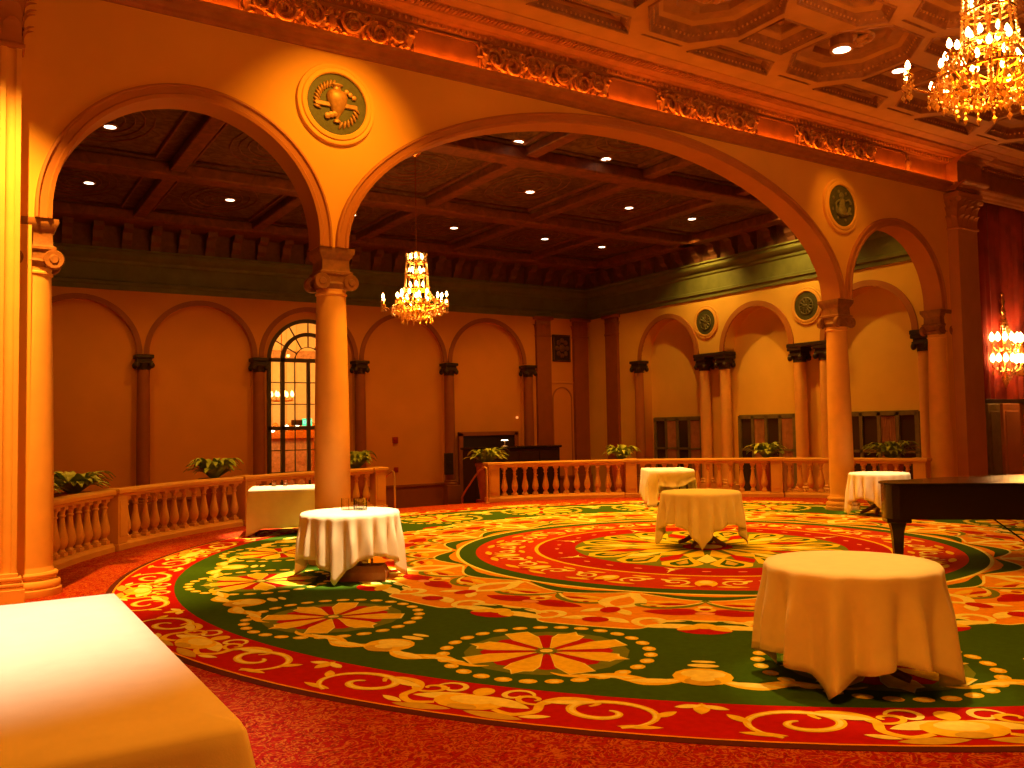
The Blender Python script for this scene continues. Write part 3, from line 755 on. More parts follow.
mb.sphere((0, -.07, 0), .15, 8, 6, (1, .4, 1)); mb.tube([(-.38, -.06, -.48), (.38, -.06, -.48), (.38, -.06, .48), (-.38, -.06, .48)], .022, 6, closed=True)
mb.build('relief', M['bracket'], t)

# right wall
PAIRS = [20.63, 16.7, 12.7]; RSP = 4.03
edges = [(24.05, 21.28), (19.98, 17.35), (16.05, 13.35), (12.05, 10.9)]
out = [(10.75, HFLOOR), (10.75, HCEIL), (BACKY+.3, HCEIL), (BACKY+.3, HFLOOR), (24.05, HFLOOR)]
for (a, b) in edges[:3]:
    out += arc((a+b)/2, RSP, (a-b)/2, (a-b)/2, 0, pi, 24)
    if b != edges[2][1]: pass
# below the spring the wall is open between columns: close the outline along the spring line
out += [(12.05, RSP), (12.05, HFLOOR)]
# polygon runs: 24.05 down to floor, arches with flat bits between, to 12.05
structure(plate('wall_right', out, (), .45, RYZ, RIGHTX+.225, M['hall_right']))
mb = MB(); mb.box(RIGHTX+.45, RIGHTX+.6, 10.75, BACKY+.3, HFLOOR, HCEIL); structure(mb.build('wall_right_recess', M['hall_right'], smooth=0))
for i, (a, b) in enumerate(edges[:3]):
    r = (a-b)/2
    P = arc((a+b)/2, RSP, r+.17, r+.17, pi, 0, 28)+arc((a+b)/2, RSP, r, r, 0, pi, 28)
    structure(plate('trim_%d' % (22+i), P, (), .07, RYZ, RIGHTX-.02, M['trim']))
wall_column('engaged_column', 'single wall column left of the first side wall arch near the corner', RIGHTX+.02, 24.22, HFLOOR, RSP, .19, M['trim'], M['blackmatte'])
PL = ['under the medallion nearest the far corner', 'under the medallion beside the arcade', 'hidden behind the right arch']
for i, yc in enumerate(PAIRS):
    for s, nm in ((.46, 'left'), (-.46, 'right')):
        wall_column('side_wall_column', '%s cream column of the pair %s' % (nm, PL[i]), RIGHTX+.2, yc+s, HFLOOR, RSP-.12, .185, M['stone'], M['blackmatte'])
    mb = MB(); mb.bbox(RIGHTX-.06, RIGHTX+.46, yc-.72, yc+.72, RSP-.12, RSP, .015); structure(mb.build('trim_%d' % (26+i), M['blackmatte'], smooth=0))
# glazed doors under the side arches
for i, (a, b) in enumerate(edges[:3]):
    d = thing('door_%d' % (i+1), None, None, (RIGHTX+.45, (a+b)/2, HFLOOR), kind='structure'); w = (a-b)/2-.22; h = 3.12
    mb = MB(); 
    for y in (-w, w): mb.box(-.1, 0, y-.06, y+.06, 0, h)
    mb.box(-.1, 0, -w, w, h-.1, h+.03); mb.box(-.1, 0, -w, w, 2.0, 2.07); mb.box(-.1, 0, -w, w, 0, .25)
    for k in (-1, 0, 1): mb.box(-.1, 0, k*w/2-.05, k*w/2+.05, 0, h)
    mb.build('door_frame', M['dooroak'], d, smooth=0)
    for k in range(4):
        y0 = -w+k*w/2+.05; g = MB(); g.box(-.05, -.03, y0, y0+w/2-.1, .2, h-.1); g.build('glass_pane', M['darkglass'], d, smooth=0)
    for k in ((0, 2) if i != 2 else (1,)):
        g = MB(); n = 24; y0 = -w+k*w/2+.07; v = []
        for q in range(n+1): v += [(-.075-.012*cos(q*1.6), y0+(w/2-.14)*q/n, .25), (-.075-.012*cos(q*1.6), y0+(w/2-.14)*q/n, h-.12)]
        g.add(v, [(2*q, 2*q+2, 2*q+3, 2*q+1) for q in range(n)]); g.build('door_curtain', M['curtain'], d)

# ------------------------------------------------------------------ hall cornice and ceiling
def hall_cornice(mb):
    prof = [(0, 5.88), (.06, 5.88), (.07, 6.0), (.12, 6.03), (.12, 6.12), (.05, 6.15), (.05, 6.62), (.10, 6.66), (.12, 6.74), (.22, 6.80), (.28, 6.88), (.28, 6.97), (.34, 7.0), (.34, 7.05), (.0, 7.05)]
    mb.prism([(BACKY+.1-(p[0]+.1) if p[0] else BACKY+.1, p[1]) for p in prof], 'x', -9, RIGHTX+.1)
    mb.prism([(RIGHTX+.1-(p[0]+.1) if p[0] else RIGHTX+.1, p[1]) for p in prof], 'y', 10.75, BACKY+.1)
mb = MB(); hall_cornice(mb); hc = structure(mb.build('trim_30', M['green'], smooth=25))
mb = MB(); mb.box(-9, RIGHTX+.2, BACKY-.12, BACKY+.02, 7.05, HCEIL); mb.box(RIGHTX-.12, RIGHTX+.02, 10.75, BACKY, 7.05, HCEIL); mb.build('bracket_frieze', M['bracket'], hc, smooth=0)
mb = MB(); P = [(0, 7.06), (-.14, 7.06), (-.18, 7.2), (-.3, 7.3), (-.34, 7.5), (-.55, 7.58), (-.58, 7.72), (0, 7.72)]
mb.prism(P, 'x', -.13, .13); bme = mb.build('bracket', M['bracket'], mesh_only=True, smooth=25)
x = -3.0
while x < 20.6:
    link('bracket', bme, hc, (x, BACKY-.1, 0)); x += .78
y = 26.3
while y > 11.2:
    b = link('bracket', bme, hc, (RIGHTX-.1, y, 0)); b.rotation_euler = (0, 0, -pi/2); y -= .78
mb = MB(); mb.bbox(-9, RIGHTX, BACKY-.85, BACKY, 7.72, HCEIL, .02); mb.bbox(RIGHTX-.85, RIGHTX, 10.75, BACKY, 7.72, HCEIL, .02); mb.build('soffit', M['beam'], hc, smooth=0)
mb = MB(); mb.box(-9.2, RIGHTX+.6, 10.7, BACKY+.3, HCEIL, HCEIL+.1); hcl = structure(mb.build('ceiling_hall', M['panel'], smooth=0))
mb = MB()
for yb in (11.2, 15.9, 20.75, 25.6):
    mb.bbox(-9, RIGHTX-.5, yb-.28, yb+.28, HCEIL-.28, HCEIL, .03); mb.build
for xb in (-2.7, .7, 4.1, 7.35, 10.6, 14.0, 17.2):
    mb.bbox(xb-.16, xb+.16, 11, 25.8, HCEIL-.2, HCEIL, .02)
mb.bbox(20.0, 20.5, 11, 26.6, HCEIL-.28, HCEIL, .03)
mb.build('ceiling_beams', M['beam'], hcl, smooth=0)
mb = MB()
for yb in (11.2, 15.9, 20.75):
    for xb in (.7, 4.1, 7.35, 10.6, 14.0, 17.2):
        x0, x1, y0, y1 = xb+.3, xb+2.9, yb+.45, yb+4.2
        mb.tube([(x0, y0, HCEIL-.02), (x1, y0, HCEIL-.02), (x1, y1, HCEIL-.02), (x0, y1, HCEIL-.02)], .05, 6, closed=True)
        for q in range(5):
            mb.tube([((x0+x1)/2+(.2+.18*q)*cos(2*pi*k/16), (y0+y1)/2+(.25+.3*q)*sin(2*pi*k/16), HCEIL-.01) for k in range(16)], .014, 5, closed=True)
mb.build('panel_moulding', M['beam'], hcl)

# ------------------------------------------------------------------ arched window and lit lobby
w = thing('window_1', None, None, (WINX, BACKY+.18, HFLOOR), kind='structure'); sp = 3.98-HFLOOR
def ring_bar(mb, r0, r1, y0, y1, n=28):
    P = arc(0, sp, r1, r1, pi, 0, n)+arc(0, sp, r0, r0, 0, pi, n); nn = len(P)
    v = [(p[0], y0, p[1]) for p in P]+[(p[0], y1, p[1]) for p in P]
    f = []
    m = n+1
    for i in range(n): f += [(i, i+1, nn-2-i, nn-1-i), (nn+i, 2*nn-1-i, 2*nn-2-i, nn+i+1), (i, nn+i, nn+i+1, i+1), (m+i, m+i+1, nn+m+i+1, nn+m+i)]
    mb.add(v, f)
mb = MB(); ring_bar(mb, WA-.12, WA, -.08, .06); ring_bar(mb, .80, .92, -.08, .05)
for s in (-1, 1):
    mb.box(s*WA-(.12 if s > 0 else 0), s*WA+(.12 if s < 0 else 0), -.08, .06, 0, sp); mb.box(s*.86-.06, s*.86+.06, -.08, .05, 0, sp)
mb.box(-WA, WA, -.08, .05, sp-.06, sp+.06); mb.box(-WA, WA, -.08, .05, sp-2.25, sp-2.13); mb.box(-.05, .05, -.07, .05, 0, sp-.02); mb.box(-WA, WA, -.08, .05, 0, .3)
mb.build('window_frame', M['muntin'], w, smooth=0)
mb = MB(); ring_bar(mb, .43, .455, -.04, .02)
for a in range(1, 6):
    t = pi*a/6; T = Matrix.Translation((0, 0, sp)) @ Matrix.Rotation(-t, 4, 'Y'); mb.box(.44, WA-.05, -.04, .02, -.014, .014, T)
for s in (-.45, .45): mb.box(s-.013, s+.013, -.04, .02, 0, sp)
for z in (sp-.72, sp-1.42, sp-2.9, sp-3.6): mb.box(-WA, WA, -.04, .02, z-.016, z+.016)
mb.build('glazing_bars', M['muntin'], w, smooth=0)
me = fill2d([(-WA+.05, 0)]+arc(0, sp, WA-.05, WA-.05, pi, 0, 28)+[(WA-.05, 0)], (), .008, RXZ, 'pane'); me.materials.clear(); me.materials.append(M['glass']); link('pane', me, w)
mb = MB(); mb.box(4.5, 17, 34, 34.1, HFLOOR, 6.2); mb.box(4.4, 4.5, BACKY+.3, 34.1, HFLOOR, 6.2); mb.box(17, 17.1, BACKY+.3, 34.1, HFLOOR, 6.2); mb.box(4.4, 17.1, BACKY+.3, 34.1, 6.2, 6.3)
structure(mb.build('wall_lobby', M['lobby'], smooth=0))
mb = MB(); mb.bbox(4.5, 17, 33.8, 34, 4.6, 4.9, .03); mb.bbox(4.5, 17, 33.9, 34, 1.2, 1.35, .03)
structure(mb.build('trim_31', M['lobby_dk'], smooth=0))
t = thing('carved_portal', 'carved gilt doorway glowing in the lobby beyond the arched window', 'doorway', (11.05, 33.9, HFLOOR), kind='thing')
mb = MB()
for s in (-1, 1): mb.bbox(s*1.1-.18, s*1.1+.18, -.2, .08, 0, 2.6, .02); mb.lathe([(.14, 0), (.12, 2.4), (.2, 2.6)], 12, Matrix.Translation((s*1.1, -.25, 0)))
mb.bbox(-1.45, 1.45, -.28, .08, 2.6, 2.9, .02)
for i in range(9): mb.sphere((-1.2+.3*i, -.2, 3.05), .14, 8, 6, (1, .5, 1.4))
mb.build('surround', M['gold'], t)
mb = MB(); mb.bbox(-.95, .95, -.05, .05, 0, 2.6, .01); mb.build('leaf_panel', M['lobby_dk'], t, smooth=0)
t = thing('exit_sign', 'small green lit exit sign hanging behind the arched window', 'sign', (9.66, BACKY+.55, 1.98))
mb = MB(); mb.bbox(-.16, .16, -.04, .04, -.12, .12, .01); mb.build('housing', M['exit'], t)
mb = MB(); mb.bbox(-.52, -.17, -.05, .05, -.1, .08, .01); mb.build('mounting_box', M['brown'], t)
mb = MB(); mb.tube([(0, 0, .1), (0, 0, 1.75)], .012, 6); mb.build('hanging_rod', M['steel'], t)
cu = bpy.data.curves.new('lettering', 'FONT'); cu.body = 'EXIT'; cu.size = .15; cu.align_x = 'CENTER'; cu.align_y = 'CENTER'; cu.extrude = .002
cu.materials.append(M['white']); lo = bpy.data.objects.new('lettering', cu); COL.objects.link(lo); lm = bpy.data.meshes.new_from_object(lo.evaluated_get(bpy.context.evaluated_depsgraph_get())); bpy.data.objects.remove(lo); lt = link('lettering', lm, t); lt.location = (0, -.045, 0); lt.rotation_euler = (pi/2, 0, 0)

# ------------------------------------------------------------------ things on the back wall
def wall_box(name, label, cat, x, z, w, h, d, m, y=BACKY+.16):
    t = thing(name, label, cat, (x, y, z)); mb = MB(); mb.bbox(-w/2, w/2, -d, 0, -h/2, h/2, .01); mb.build('body', m, t)
    mb = MB(); mb.lathe([(.001, 0), (w*.28, 0), (w*.25, .02), (.001, .03)], 12, Matrix.Translation((0, -d, 0)) @ Matrix.Rotation(pi/2, 4, 'X')); mb.build('dial', m, t)
wall_box('fire_alarm', 'small red alarm box on the back wall, upper of two', 'alarm', 12.64, 1.32, .19, .22, .07, M['redbox'])
wall_box('fire_alarm', 'small dark red call box on the back wall, lower of two', 'alarm', 12.66, .30, .15, .18, .06, M['redbox'])
wall_box('wall_box', 'dark box fixed on the wall column beyond the stair opening', 'box', 14.45, .45, .3, .75, .12, M['blackmatte'], y=BACKY-.30)
wall_box('round_wall_lamp', 'tiny bright spot lamp on back wall right of the dark doorway', 'lamp', 17.55, 2.05, .08, .08, .05, M['cove_dim'], y=BACKY+.0)
d = thing('door_5', None, None, (16.28, BACKY, HFLOOR), kind='structure')
mb = MB(); mb.box(-1.18, 1.18, -.06, .14, 0, 2.65); mb.build('door_leaf', M['blackmatte'], d, smooth=0)
mb = MB(); 
for s in (-1, 1): mb.bbox(s*1.18-.08, s*1.18+.08, -.12, 0, 0, 2.72, .01)
mb.bbox(-1.26, 1.26, -.12, 0, 2.6, 2.75, .01); mb.build('door_frame', M['trim_dark'], d, smooth=0)
t = thing('bar_cabinet', 'long black wooden bar cabinet in front of the dark doorway', 'cabinet', (16.3, 25.6, HFLOOR))
mb = MB(); mb.bbox(-1.75, 1.75, -.4, .4, 0, 2.15, .02); mb.build('carcass', M['blackmatte'], t, smooth=0)
mb = MB(); mb.bbox(-1.82, 1.82, -.46, .46, 2.15, 2.22, .015); mb.build('top', M['black'], t, smooth=0)
for k in range(4):
    mb = MB(); mb.bbox(-1.7+.86*k, -.88+.86*k, -.43, -.4, .1, 2.05, .01); dr = mb.build('door', M['blackmatte'], t, smooth=0)
    mb = MB(); mb.sphere((-.98+.86*k, -.45, 1.2), .025); mb.build('knob', M['brass'], dr)
t = thing('cabinet_glint', 'small glowing ring on the black bar cabinet, standing in for a light reflection', 'lamp', (16.0, 25.6, HFLOOR+2.22))  # added glowing ring on a stand, imitates a white reflection of light
mb = MB(); mb.lathe([(.12, 0), (.12, .02), (.02, .05), (.02, .22)], 12); mb.build('base', M['brass'], t)
mb = MB(); mb.lathe([(.13, .21), (.10, .24)], 14, cap=False); mb.build('glint_ring', M['lens'], t)

# ------------------------------------------------------------------ red drape bay on the right
mb = MB(); n = 160; v = []; x0, x1 = 18.55, 24
for i in range(n+1):
    x = x0+(x1-x0)*i/n; y = 10.62+.05*sin(i*.9)+.02*sin(i*2.3)
    v += [(x, y, 2.10), (x, y, 7.0)]
mb.add(v, [(2*i, 2*i+2, 2*i+3, 2*i+1) for i in range(n)])
mb.box(x0, x1, 10.68, 10.75, 2.12, 7.2)
tag(mb.build('red_drape', M['drape'], smooth=60), 'dark red pleated drape hanging in the bay behind the crystal wall light', 'drape')
mb = MB()
mb.box(18.5, 24, 10.95, 11.05, 0, 7.3)
structure(mb.build('wall_stage', M['blackmatte'], smooth=0))
mb = MB(); mb.bbox(18.52, 24, 10.5, 10.6, 2.02, 2.12, .01); structure(mb.build('trim_32', M['blackmatte'], smooth=0))
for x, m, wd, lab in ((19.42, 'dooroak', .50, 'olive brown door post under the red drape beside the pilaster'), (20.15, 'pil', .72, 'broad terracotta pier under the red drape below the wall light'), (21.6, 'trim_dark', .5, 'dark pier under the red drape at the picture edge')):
    t = thing('pier', lab, 'pier', (x, 10.68, 0), kind='thing'); q = wd/2
    mb = MB(); mb.bbox(-q, q, -.2, .2, .25, 2.02, .02); mb.build('shaft', M[m], t, smooth=0)
    mb = MB(); mb.bbox(-q-.04, q+.04, -.24, .24, 0, .25, .02); mb.build('base', M[m], t, smooth=0)
    mb = MB(); mb.bbox(-q+.08, q-.08, -.225, -.2, .45, 1.85, .01); mb.build('panel', M[m], t, smooth=0)

# ------------------------------------------------------------------ medallions
def medallion(label, loc, rz, kind):
    t = thing('medallion', label, 'medallion', loc, rz)          # faces local -Y
    RX = Matrix.Rotation(pi/2, 4, 'X')
    R = .52 if kind != 'spokes' else .55
    mb = MB(); mb.lathe([(R*.765, .0), (R*.765, .05), (R*.79, .065), (R*.88, .06), (R*.91, .042), (R*.95, .05), (R*1.0, .045), (R*1.02, .02), (R*1.02, -.01)], 48, RX, cap=False); mb.build('rim', M['wall'], t, smooth=40)
    mb = MB(); mb.lathe([(.001, .03), (R*.765, .03), (R*.77, -.01), (.001, -.01)], 48, RX); mb.build('disc', M['med_bg'], t)
    mb = MB(); y = -.05
    if kind == 'urn':
        mb.lathe([(.001, -.25), (.05, -.25), (.05, -.225), (.02, -.20), (.03, -.17), (.09, -.08), (.135, .03), (.145, .10), (.115, .155), (.055, .18), (.05, .21), (.085, .235), (.085, .25), (.001, .25)], 18, Matrix.Translation((.0, -.04, .01)) @ Matrix.Diagonal((1, .5, 1, 1)))
        mb.bbox(-.29, -.08, y-.01, y+.02, -.05, .01, .008); mb.bbox(.08, .27, y-.01, y+.02, -.035, .025, .008)
        for i in range(18):
            a = radians(100+i*9.5) if i < 11 else radians(-80+(i-11)*12)
            r = .27; T = Matrix.Translation((r*cos(a), y+.005, r*sin(a))) @ Matrix.Rotation(-a+.6, 4, 'Y'); mb.sphere((0, 0, 0), .05, 6, 5, (1.1, .35, .4), T)
        for i in range(3):
            mb.sphere((-.13+.05*i, y, -.17+.02*i), .045, 7, 5, (1, .5, 1)); mb.sphere((.13+.05*i, y, .18-.03*i), .035, 7, 5, (1, .5, 1))
    elif kind == 'figure':
        mb.sphere((-.02, y, .19), .06, 8, 6, (1, .6, 1.1)); mb.lathe([(.001, -.2), (.11, -.18), (.12, -.08), (.07, .02), (.09, .1), (.03, .15)], 14, Matrix.Translation((0, -.04, 0)) @ Matrix.Diagonal((1, .5, 1, 1)))
        mb.tube([(-.08, y, .1), (-.2, y, .02), (-.17, y, -.14), (-.02, y, -.2), (.15, y, -.16), (.22, y, -.02)], .028, 6); mb.tube([(.08, y, .09), (.2, y, .14), (.25, y, .05)], .024, 6)
        for i in range(8):
            a = i*pi/4+.3; mb.sphere((.28*cos(a), y+.01, .28*sin(a)), .035, 6, 5, (1, .4, 1))
    else:
        for i in range(12):
            a = i*pi/6; T = Matrix.Translation((.16*cos(a), y, .16*sin(a))) @ Matrix.Rotation(-a, 4, 'Y'); mb.sphere((0, 0, 0), .11, 6, 5, (1, .25, .2), T)
        mb.sphere((0, y, 0), .06, 8, 6, (1, .6, 1)); mb.tube([(.24*cos(2*pi*k/24), y, .24*sin(2*pi*k/24)) for k in range(24)], .018, 6, closed=True)
    mb.build('relief', M['med_fg'] if kind == 'urn' else M['med_dk'], t)
medallion('round plaster medallion with a bronze urn, above the left arcade column', (4.03, AY0, 5.86), 0, 'urn')
medallion('round plaster medallion with a dark figure, above the right arcade column', (14.18, AY0, 5.80), 0, 'figure')
medallion('round green medallion on the side wall nearest the far corner', (RIGHTX, 20.75, 5.08), -pi/2, 'spokes')
medallion('round green medallion on the side wall beside the right arcade column', (RIGHTX, 16.66, 5.10), -pi/2, 'spokes')

# ------------------------------------------------------------------ balustrade
RB = 8.5; POSTS = [163.3, 142.0, 119.7, 97.8]; POSTS2 = [78.9, 56.6, 34.2, 13.9]
def baluster_mesh():
    mb = MB(); mb.bbox(-.055, .055, -.055, .055, .12, .17, .006)
    mb.lathe([(.045, .17), (.052, .185), (.04, .20), (.036, .215), (.06, .25), (.074, .30), (.075, .34), (.062, .41), (.044, .50), (.034, .58), (.031, .62), (.045, .635), (.045, .65), (.034, .66), (.04, .70), (.05, .72)], 14)
    mb.bbox(-.055, .055, -.055, .055, .72, .765, .006)
    return mb.build('baluster', M['balu'], mesh_only=True)
bal = baluster_mesh()
def bent(mb, prof, a0, a1, n=16):
    v = []; f = []; m = len(prof)
    for i in range(n+1):
        a = a0+(a1-a0)*i/n
        for (d, z) in prof: v.append(((RB+d)*cos(a), (RB+d)*sin(a), z))
    for i in range(n):
        for j in range(m): f.append((i*m+j, i*m+(j+1) % m, (i+1)*m+(j+1) % m, (i+1)*m+j))
    f += [tuple(range(m)), tuple(n*m+j for j in range(m-1, -1, -1))]
    mb.add(v, f)
BSEC = ['curving out behind the column at the far left', 'left of the square white table under the arched window', 'behind the arcade column, ending at the stair opening',
        'right of the stair opening in front of the bar cabinet', 'behind the swagged white table', 'behind the right arcade column and piano']
pw = .014
si = 0
for grp in (POSTS, POSTS2):
    for a, b in zip(grp[:-1], grp[1:]):
        a0, a1 = radians(b)+.019, radians(a)-.019
        t = thing('balustrade', 'cream stone balustrade section '+BSEC[si], 'balustrade', (C0[0], C0[1], 0), group='curved balustrade sections'); si += 1
        mb = MB(); bent(mb, [(-.10, .0), (.10, .0), (.10, .07), (.08, .09), (.07, .12), (-.07, .12), (-.08, .09), (-.10, .07)], a0, a1); mb.build('plinth', M['balu'], t)
        mb = MB(); bent(mb, [(-.07, .765), (.07, .765), (.08, .80), (.115, .82), (.12, .86), (.10, .885), (-.10, .885), (-.12, .86), (-.115, .82), (-.08, .80)], a0, a1); mb.build('handrail', M['balu'], t)
        for i in range(12):
            aa = a0+(a1-a0)*(i+.5)/12; o = link('baluster', bal, t, (RB*cos(aa), RB*sin(aa), 0)); o.rotation_euler = (0, 0, aa)
mb = MB(); mb.bbox(-.15, .15, -.15, .15, 0, .10, .01); pb = mb.build('base', M['balu'], mesh_only=True, smooth=0)
mb = MB(); mb.bbox(-.125, .125, -.125, .125, .10, .80, .008); mb.bbox(-.135, -.125, -.085, .085, .2, .72, .004); ps = mb.build('shaft', M['balu'], mesh_only=True, smooth=0)
mb = MB(); mb.bbox(-.14, .14, -.14, .14, .79, .82, .008); mb.bbox(-.17, .17, -.17, .17, .82, .895, .015); pc = mb.build('cap', M['balu'], mesh_only=True, smooth=0)
PLAB = ['next to the far left arcade column', 'between the two left balustrade sections', 'half hidden by the white table under the window', 'at the left side of the stair opening',
        'at the right side of the stair opening', 'left of the swagged white table', 'third from the stair opening, behind the carpet', 'last on the right, beside the far round table']
for i, a in enumerate(POSTS+POSTS2):
    r = radians(a); t = thing('newel_post', 'square cream newel post '+PLAB[i], 'post', (C0[0]+RB*cos(r), C0[1]+RB*sin(r), 0), r)
    link('base', pb, t); link('shaft', ps, t); link('cap', pc, t)

# ------------------------------------------------------------------ planters with ferns
def fern(label, x, y, seed, spread=.52, hi=.36):
    rnd = random.Random(seed); t = thing('potted_fern', label, 'plant', (x, y, 0))
    mb = MB(); mb.lathe([(.15, 0), (.16, .02), (.17, .1), (.25, .78), (.27, .80), (.27, .86), (.24, .86), (.22, .82)], 20); mb.build('pot', M['pot'], t)
    mb = MB(); mb.lathe([(.001, .835), (.225, .83)], 16, cap=False); mb.build('soil', M['soil'], t)
    mb = MB()
    for k in range(70):
        a = 2*pi*k/70*3.4+rnd.uniform(-.2, .2); L = spread*rnd.uniform(.45, 1.0); h = hi*rnd.uniform(.6, 1.55); W = rnd.uniform(.04, .075); n = 7; v = []; f = []
        d = Vector((cos(a), sin(a), 0)); sd = Vector((-sin(a), cos(a), 0)); droop = rnd.uniform(.2, .5)
        for i in range(n+1):
            q = i/n; c = d*(.04+L*q)+Vector((0, 0, .84+h*1.9*q*(1-q*.55)-droop*h*q**3)); ww = W*sin(pi*(.12+.88*q))**.7+.002
            v += [tuple(c-sd*ww), tuple(c-Vector((0, 0, .012))), tuple(c+sd*ww)]
        for i in range(n):
            for j in (0, 1): f.append((3*i+j, 3*i+j+1, 3*i+4+j, 3*i+3+j))
        mb.add(v, f)
    mb.build('fronds', M['leaf'], t)
def ferns():
    specs = [(-1, 141, 'behind the shaded balustrade beside the left column', .62, .30), (0, 121.6, 'behind the balustrade under the arched window wall', .55, .36), (0, 99.4, 'just right of the arcade column at the stair opening', .5, .38), (0, 78.7, 'at the right side of the stair opening', .58, .34),
             (0, 57.6, 'behind the balustrade below the corner pilasters', .46, .36), (0, 36.0, 'behind the balustrade in front of the side doors', .5, .36), (0, 18.8, 'dark, behind the far round table by the right arch', .62, .36)]
    for i, (q, a, lab, sp, hi) in enumerate(specs):
        r = radians(a if i else 143.6); R = 8.98
        fern('green fern in a pot '+lab, C0[0]+R*cos(r), C0[1]+R*sin(r), 10+i, sp, hi)
    r = radians(152.0); fern('green fern in a pot directly behind the left column', C0[0]+8.98*cos(r), C0[1]+8.98*sin(r), 44, .55, .30)
ferns()

# ------------------------------------------------------------------ brass handrails at the steps
def stair_rail(label, a, dirn):
    r = radians(a)
    def P(R, da, z): q = radians(a+da); return (C0[0]+R*cos(q)-bx, C0[1]+R*sin(q)-by, z)
    bx, by = C0[0]+8.2*cos(r), C0[1]+8.2*sin(r)
    t = thing('handrail', label, 'handrail', (bx, by, 0))
    mb = MB(); mb.tube([P(8.2, 0, .005), P(8.2, 0, .70), P(8.23, 0, .78), P(8.32, dirn*.1, .80), P(8.6, dirn*.3, .70), P(9.3, dirn*.8, .20), P(9.45, dirn*.9, .05), P(9.48, dirn*.9, -.2), P(9.48, dirn*.9, -1.15)], .022, 10); mb.build('rail', M['brass'], t)
    mb = MB(); mb.lathe([(.05, .004), (.05, .015), (.03, .03)], 14); mb.build('floor_flange', M['brass'], t)
stair_rail('brass handrail at the left side of the stair opening', 96.2, -1)
stair_rail('brass handrail at the right side of the stair opening', 80.6, 1)

# ------------------------------------------------------------------ tables and cloths
def cloth(label, ctr, contour, drop, folds, amp, topz, group=None, phase=0, name='tablecloth', nseg=288, rows=14, flare=.05, extra=None):
    """contour(t)->(x,y,nx,ny) for t in 0..1; drop(t)-> metres of hanging cloth"""
    mb = MB(); v = []; f = []; N = nseg
    base = [contour(i/N) for i in range(N)]
    R = 6; 
    for k in range(R+1):
        q = k/R
        for (x, y, nx, ny) in base: v.append((x*(.02+.98*q), y*(.02+.98*q), topz+.004-(.004 if k == R else 0)))
    for j in range(1, rows+1):
        s = (j/rows)**1.25
        for i, (x, y, nx, ny) in enumerate(base):
            t = i/N; d = drop(t); dd = d*s
            g = min(1, dd/.34); g = g*g*(3-2*g); g = .12*min(1, dd/.03)+.88*g
            wob = amp*(.55+.9*min(1, d/.7))*g*(.40+.60*s)
            fold = wob*(cos(2*pi*folds*t+phase)+.35*cos(2*pi*folds*1.7*t+1.3+phase*2))
            off = .012*min(1, dd/.02)+flare*s*min(1, d/.5)+fold+wob*.25
            z = topz-dd; off += max(0, dd-(topz-.02))*.9
            if extra: off += extra(t, s)
            z = max(z, .016+.006*((i*7) % 5)/5)
            v.append((x+nx*off, y+ny*off, z))
    rowsT = R+1+rows
    for r in range(rowsT-1):
        for i in range(N):
            j = (i+1) % N; f.append((r*N+i, r*N+j, (r+1)*N+j, (r+1)*N+i))
    f.append(tuple(range(N)))
    mb.add(v, f); o = mb.build(name, M['cloth'], None, smooth=70, loc=(ctr[0], ctr[1], 0))
    sol = o.modifiers.new('thickness', 'SOLIDIFY'); sol.thickness = .004; sol.offset = 1
    return tag(o, label, 'tablecloth', group)
def circle_contour(r):
    return lambda t: (r*cos(2*pi*t), r*sin(2*pi*t), cos(2*pi*t), sin(2*pi*t))
def square_drop(side, r, rot):
    def d(t):
        a = 2*pi*t-rot-pi/4; q = max(.1, side/2/max(abs(cos(a)), abs(sin(a)))-r); lo = side/2-r; hi = side*.7071-r; return q if hi < .735 else lo+(q-lo)*(.735-lo)/(hi-lo)
    return d
def round_table(label, ctr, r, h=.742):
    t = thing('round_table', label, 'table', (ctr[0], ctr[1], 0))
    mb = MB(); mb.lathe([(r-.01, h-.028), (r, h-.022), (r, h-.006), (r-.008, h)], 48); mb.build('tabletop', M['wood'], t)
    mb = MB(); mb.lathe([(.055, .16), (.05, .3), (.04, .5), (.06, h-.06), (.16, h-.03), (.16, h-.028)], 20); mb.build('pedestal', M['wood'], t)
    for k in range(4):
        a = k*pi/2+.4; T = Matrix.Rotation(a, 4, 'Z'); mb = MB()
        mb.tube([(.03, 0, .20), (.12, 0, .15), (.25, 0, .07), (.34, 0, .038)], [.035, .035, .03, .025], 8, T); mb.build('foot', M['wood'], t)
TB = .75
t1, t2, t3, t5 = (4.96, 3.66), (3.79, 9.44), (8.62, 8.72), (13.84, 9.56)
round_table('round table hidden under the white cloth nearest the camera', t1, .53)
cloth('white cloth on the round table in the foreground at right', t1, circle_contour(.535), square_drop(2.14, .535, radians(-158)), 14, .05, TB, flare=.015, group= 'white cloths on round tables')
round_table('round table hidden under the white cloth beside the left arcade column', t2, .54)
cloth('white cloth on the brightly lit round table in front of the left column', t2, circle_contour(.545), square_drop(2.0, .545, radians(-128)), 20, .042, TB, flare=.01, group= 'white cloths on round tables', phase=.7)
round_table('round table hidden under the white cloth at the centre of the carpet', t3, .52)
cloth('white cloth with a pointed corner on the round table at the carpet centre', t3, circle_contour(.525), square_drop(1.86, .525, radians(-134.6)), 18, .042, TB, flare=.015, group= 'white cloths on round tables', phase=1.9)
round_table('round table hidden under the white cloth behind the piano', t5, .49)
cloth('white cloth on the round table behind the piano by the right column', t5, circle_contour(.495), square_drop(1.84, .495, radians(-135)), 18, .042, TB, flare=.01, group= 'white cloths on round tables', phase=2.6)

